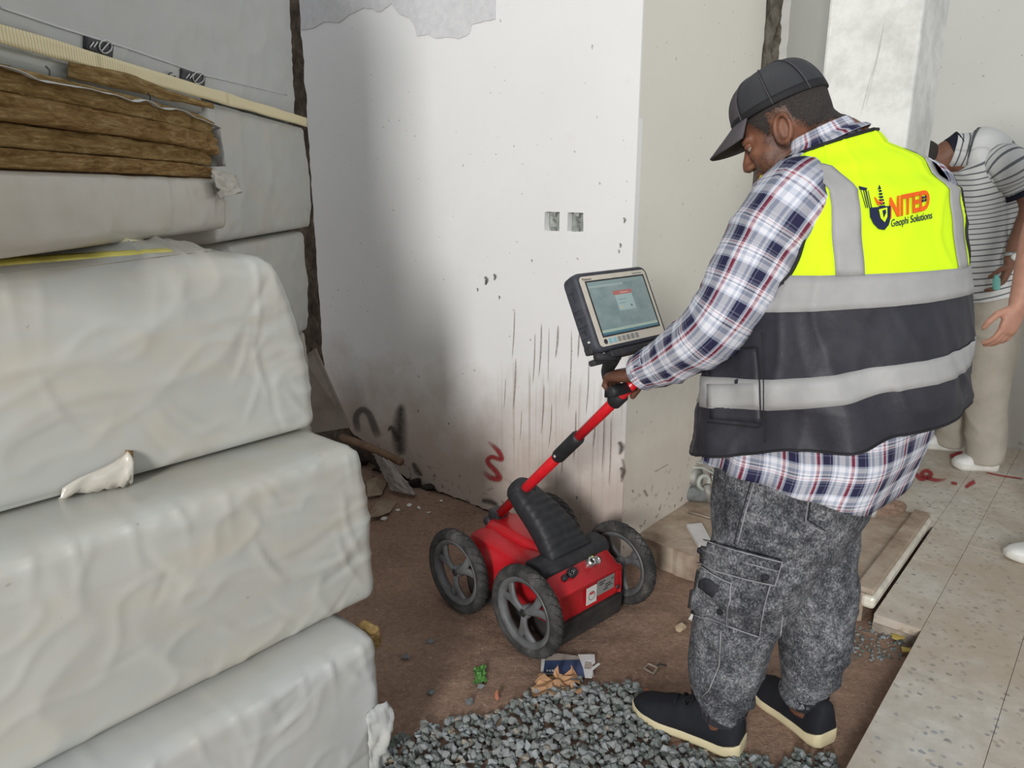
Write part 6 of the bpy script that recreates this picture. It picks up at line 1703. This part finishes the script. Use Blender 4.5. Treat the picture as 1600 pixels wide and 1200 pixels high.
# ---- scrap on the plinth
SZ = .1
wt = flat_piece('loose_tile', [(1072, 824), (1096, 822), (1118, 862), (1092, 858)], M['card_white'], None, SZ+.001, .014); tag(wt, 'white loose tile lying on the plinth by the left leg', 'tile')
M['zinc'] = simple('greasy_grey_casting', (.30, .30, .27), .6, .3, .4, .3, 20, .2)
M['zinc2'] = simple('pale_green_bracket', (.42, .45, .40), .6, .1, .4, .2, 20, .2)
mo = thing('old_motor', gz(1092, 792, SZ), 'old grey motor with brackets dumped on the plinth by the wall', 'motor')
mc = gz(1090, 786, SZ)
def mp(dx, dy, dz): return mc+CR*0+V(dx, dy, dz)
g = G().lathe([(0, -.055), (.03, -.055), (.034, -.045), (.034, .045), (.028, .055), (.012, .058), (.010, .075), (0, .075)], mp(0, .02, .036), V(1, -.45, .1), 20); mk('motor_drum', g, M['grey_stone'], mo)
g = G().lathe([(0, -.04), (.036, -.04), (.044, -.03), (.044, .03), (.036, .04), (0, .04)], mp(-.02, .06, .10), V(1, -.7, .25), 22); mk('housing', g, M['zinc'], mo)
g = G().ring_lathe([(.022, -.008), (.036, -.008), (.036, .008), (.022, .008)], mp(.02, .0, .095), V(.5, -1, .2), 20); mk('collar_ring', g, M['zinc2'], mo)
mk('shaft', G().tube([mp(.03, -.015, .09), mp(.045, -.02, .02)], [.015, .017], 14), M['zinc'], mo)
for pts, r_ in (([mp(-.05, .05, .145), mp(.02, .03, .15), mp(.07, .02, .125)], .012), ([mp(.0, .06, .165), mp(.05, .05, .155), mp(.08, .03, .12)], .010), ([mp(.06, .02, .12), mp(.075, .01, .05)], .012)):
    mk('bracket', G().tube(pts, r_, 6, flat=.4), M['zinc2'], mo, False)
g = G(); g.box(mp(.075, .0, .075), V(.022, .01, 0), V(-.008, .02, 0), V(.01, 0, .026)); mk('rusty_block', g, simple('rusty_tan_block', (.42, .30, .22), .8, 0, .3, .3, 20, .2), mo, False, .004)
o = mk('brown_pot', G().lathe([(0, 0), (.025, 0), (.04, .03), (.042, .07), (.036, .09), (.03, .09), (.032, .07), (.0, .06)], gz(1118, 775, SZ)+V(.02, .12, 0), V(.15, -.1, 1), 20), simple('brown_clay', (.20, .12, .08), .7, 0, .4, .3, 20, .2)); tag(o, 'brown clay pot behind the old motor on the plinth', 'pot')
o = mk('metal_strip', G().tube([gz(1076, 800, SZ+.006), gz(1098, 806, SZ+.006), gz(1112, 810, SZ+.006)], .005, 6), M['dull_metal']); tag(o, 'thin metal strip lying on the plinth below the motor', 'metal scrap')
# dirt heap with a white cup near the far corner of the plinth
hc = gz(1382, 794, SZ)
g = G(); g.ell(hc, V(.10, .05, 0), V(-.03, .06, 0), V(0, 0, .03)); hp = displace(remesh(g, .006, 1), lambda p: .012*fbm(p*28, 3)); hp.v = [V(p.x, p.y, max(p.z, SZ-.002)) for p in hp.v]
o = mk('dirt_heap', hp, M['soil']); tag(o, 'small heap of dirt on the plinth by the shirt hem', 'dirt heap', None, 'stuff')
o = mk('plastic_cup', G().lathe([(0, 0), (.014, 0), (.016, .05), (.014, .05), (.012, .004), (0, .004)], gz(1363, 806, SZ), Z, 16), M['card_white']); tag(o, 'white plastic cup beside the dirt heap', 'cup')
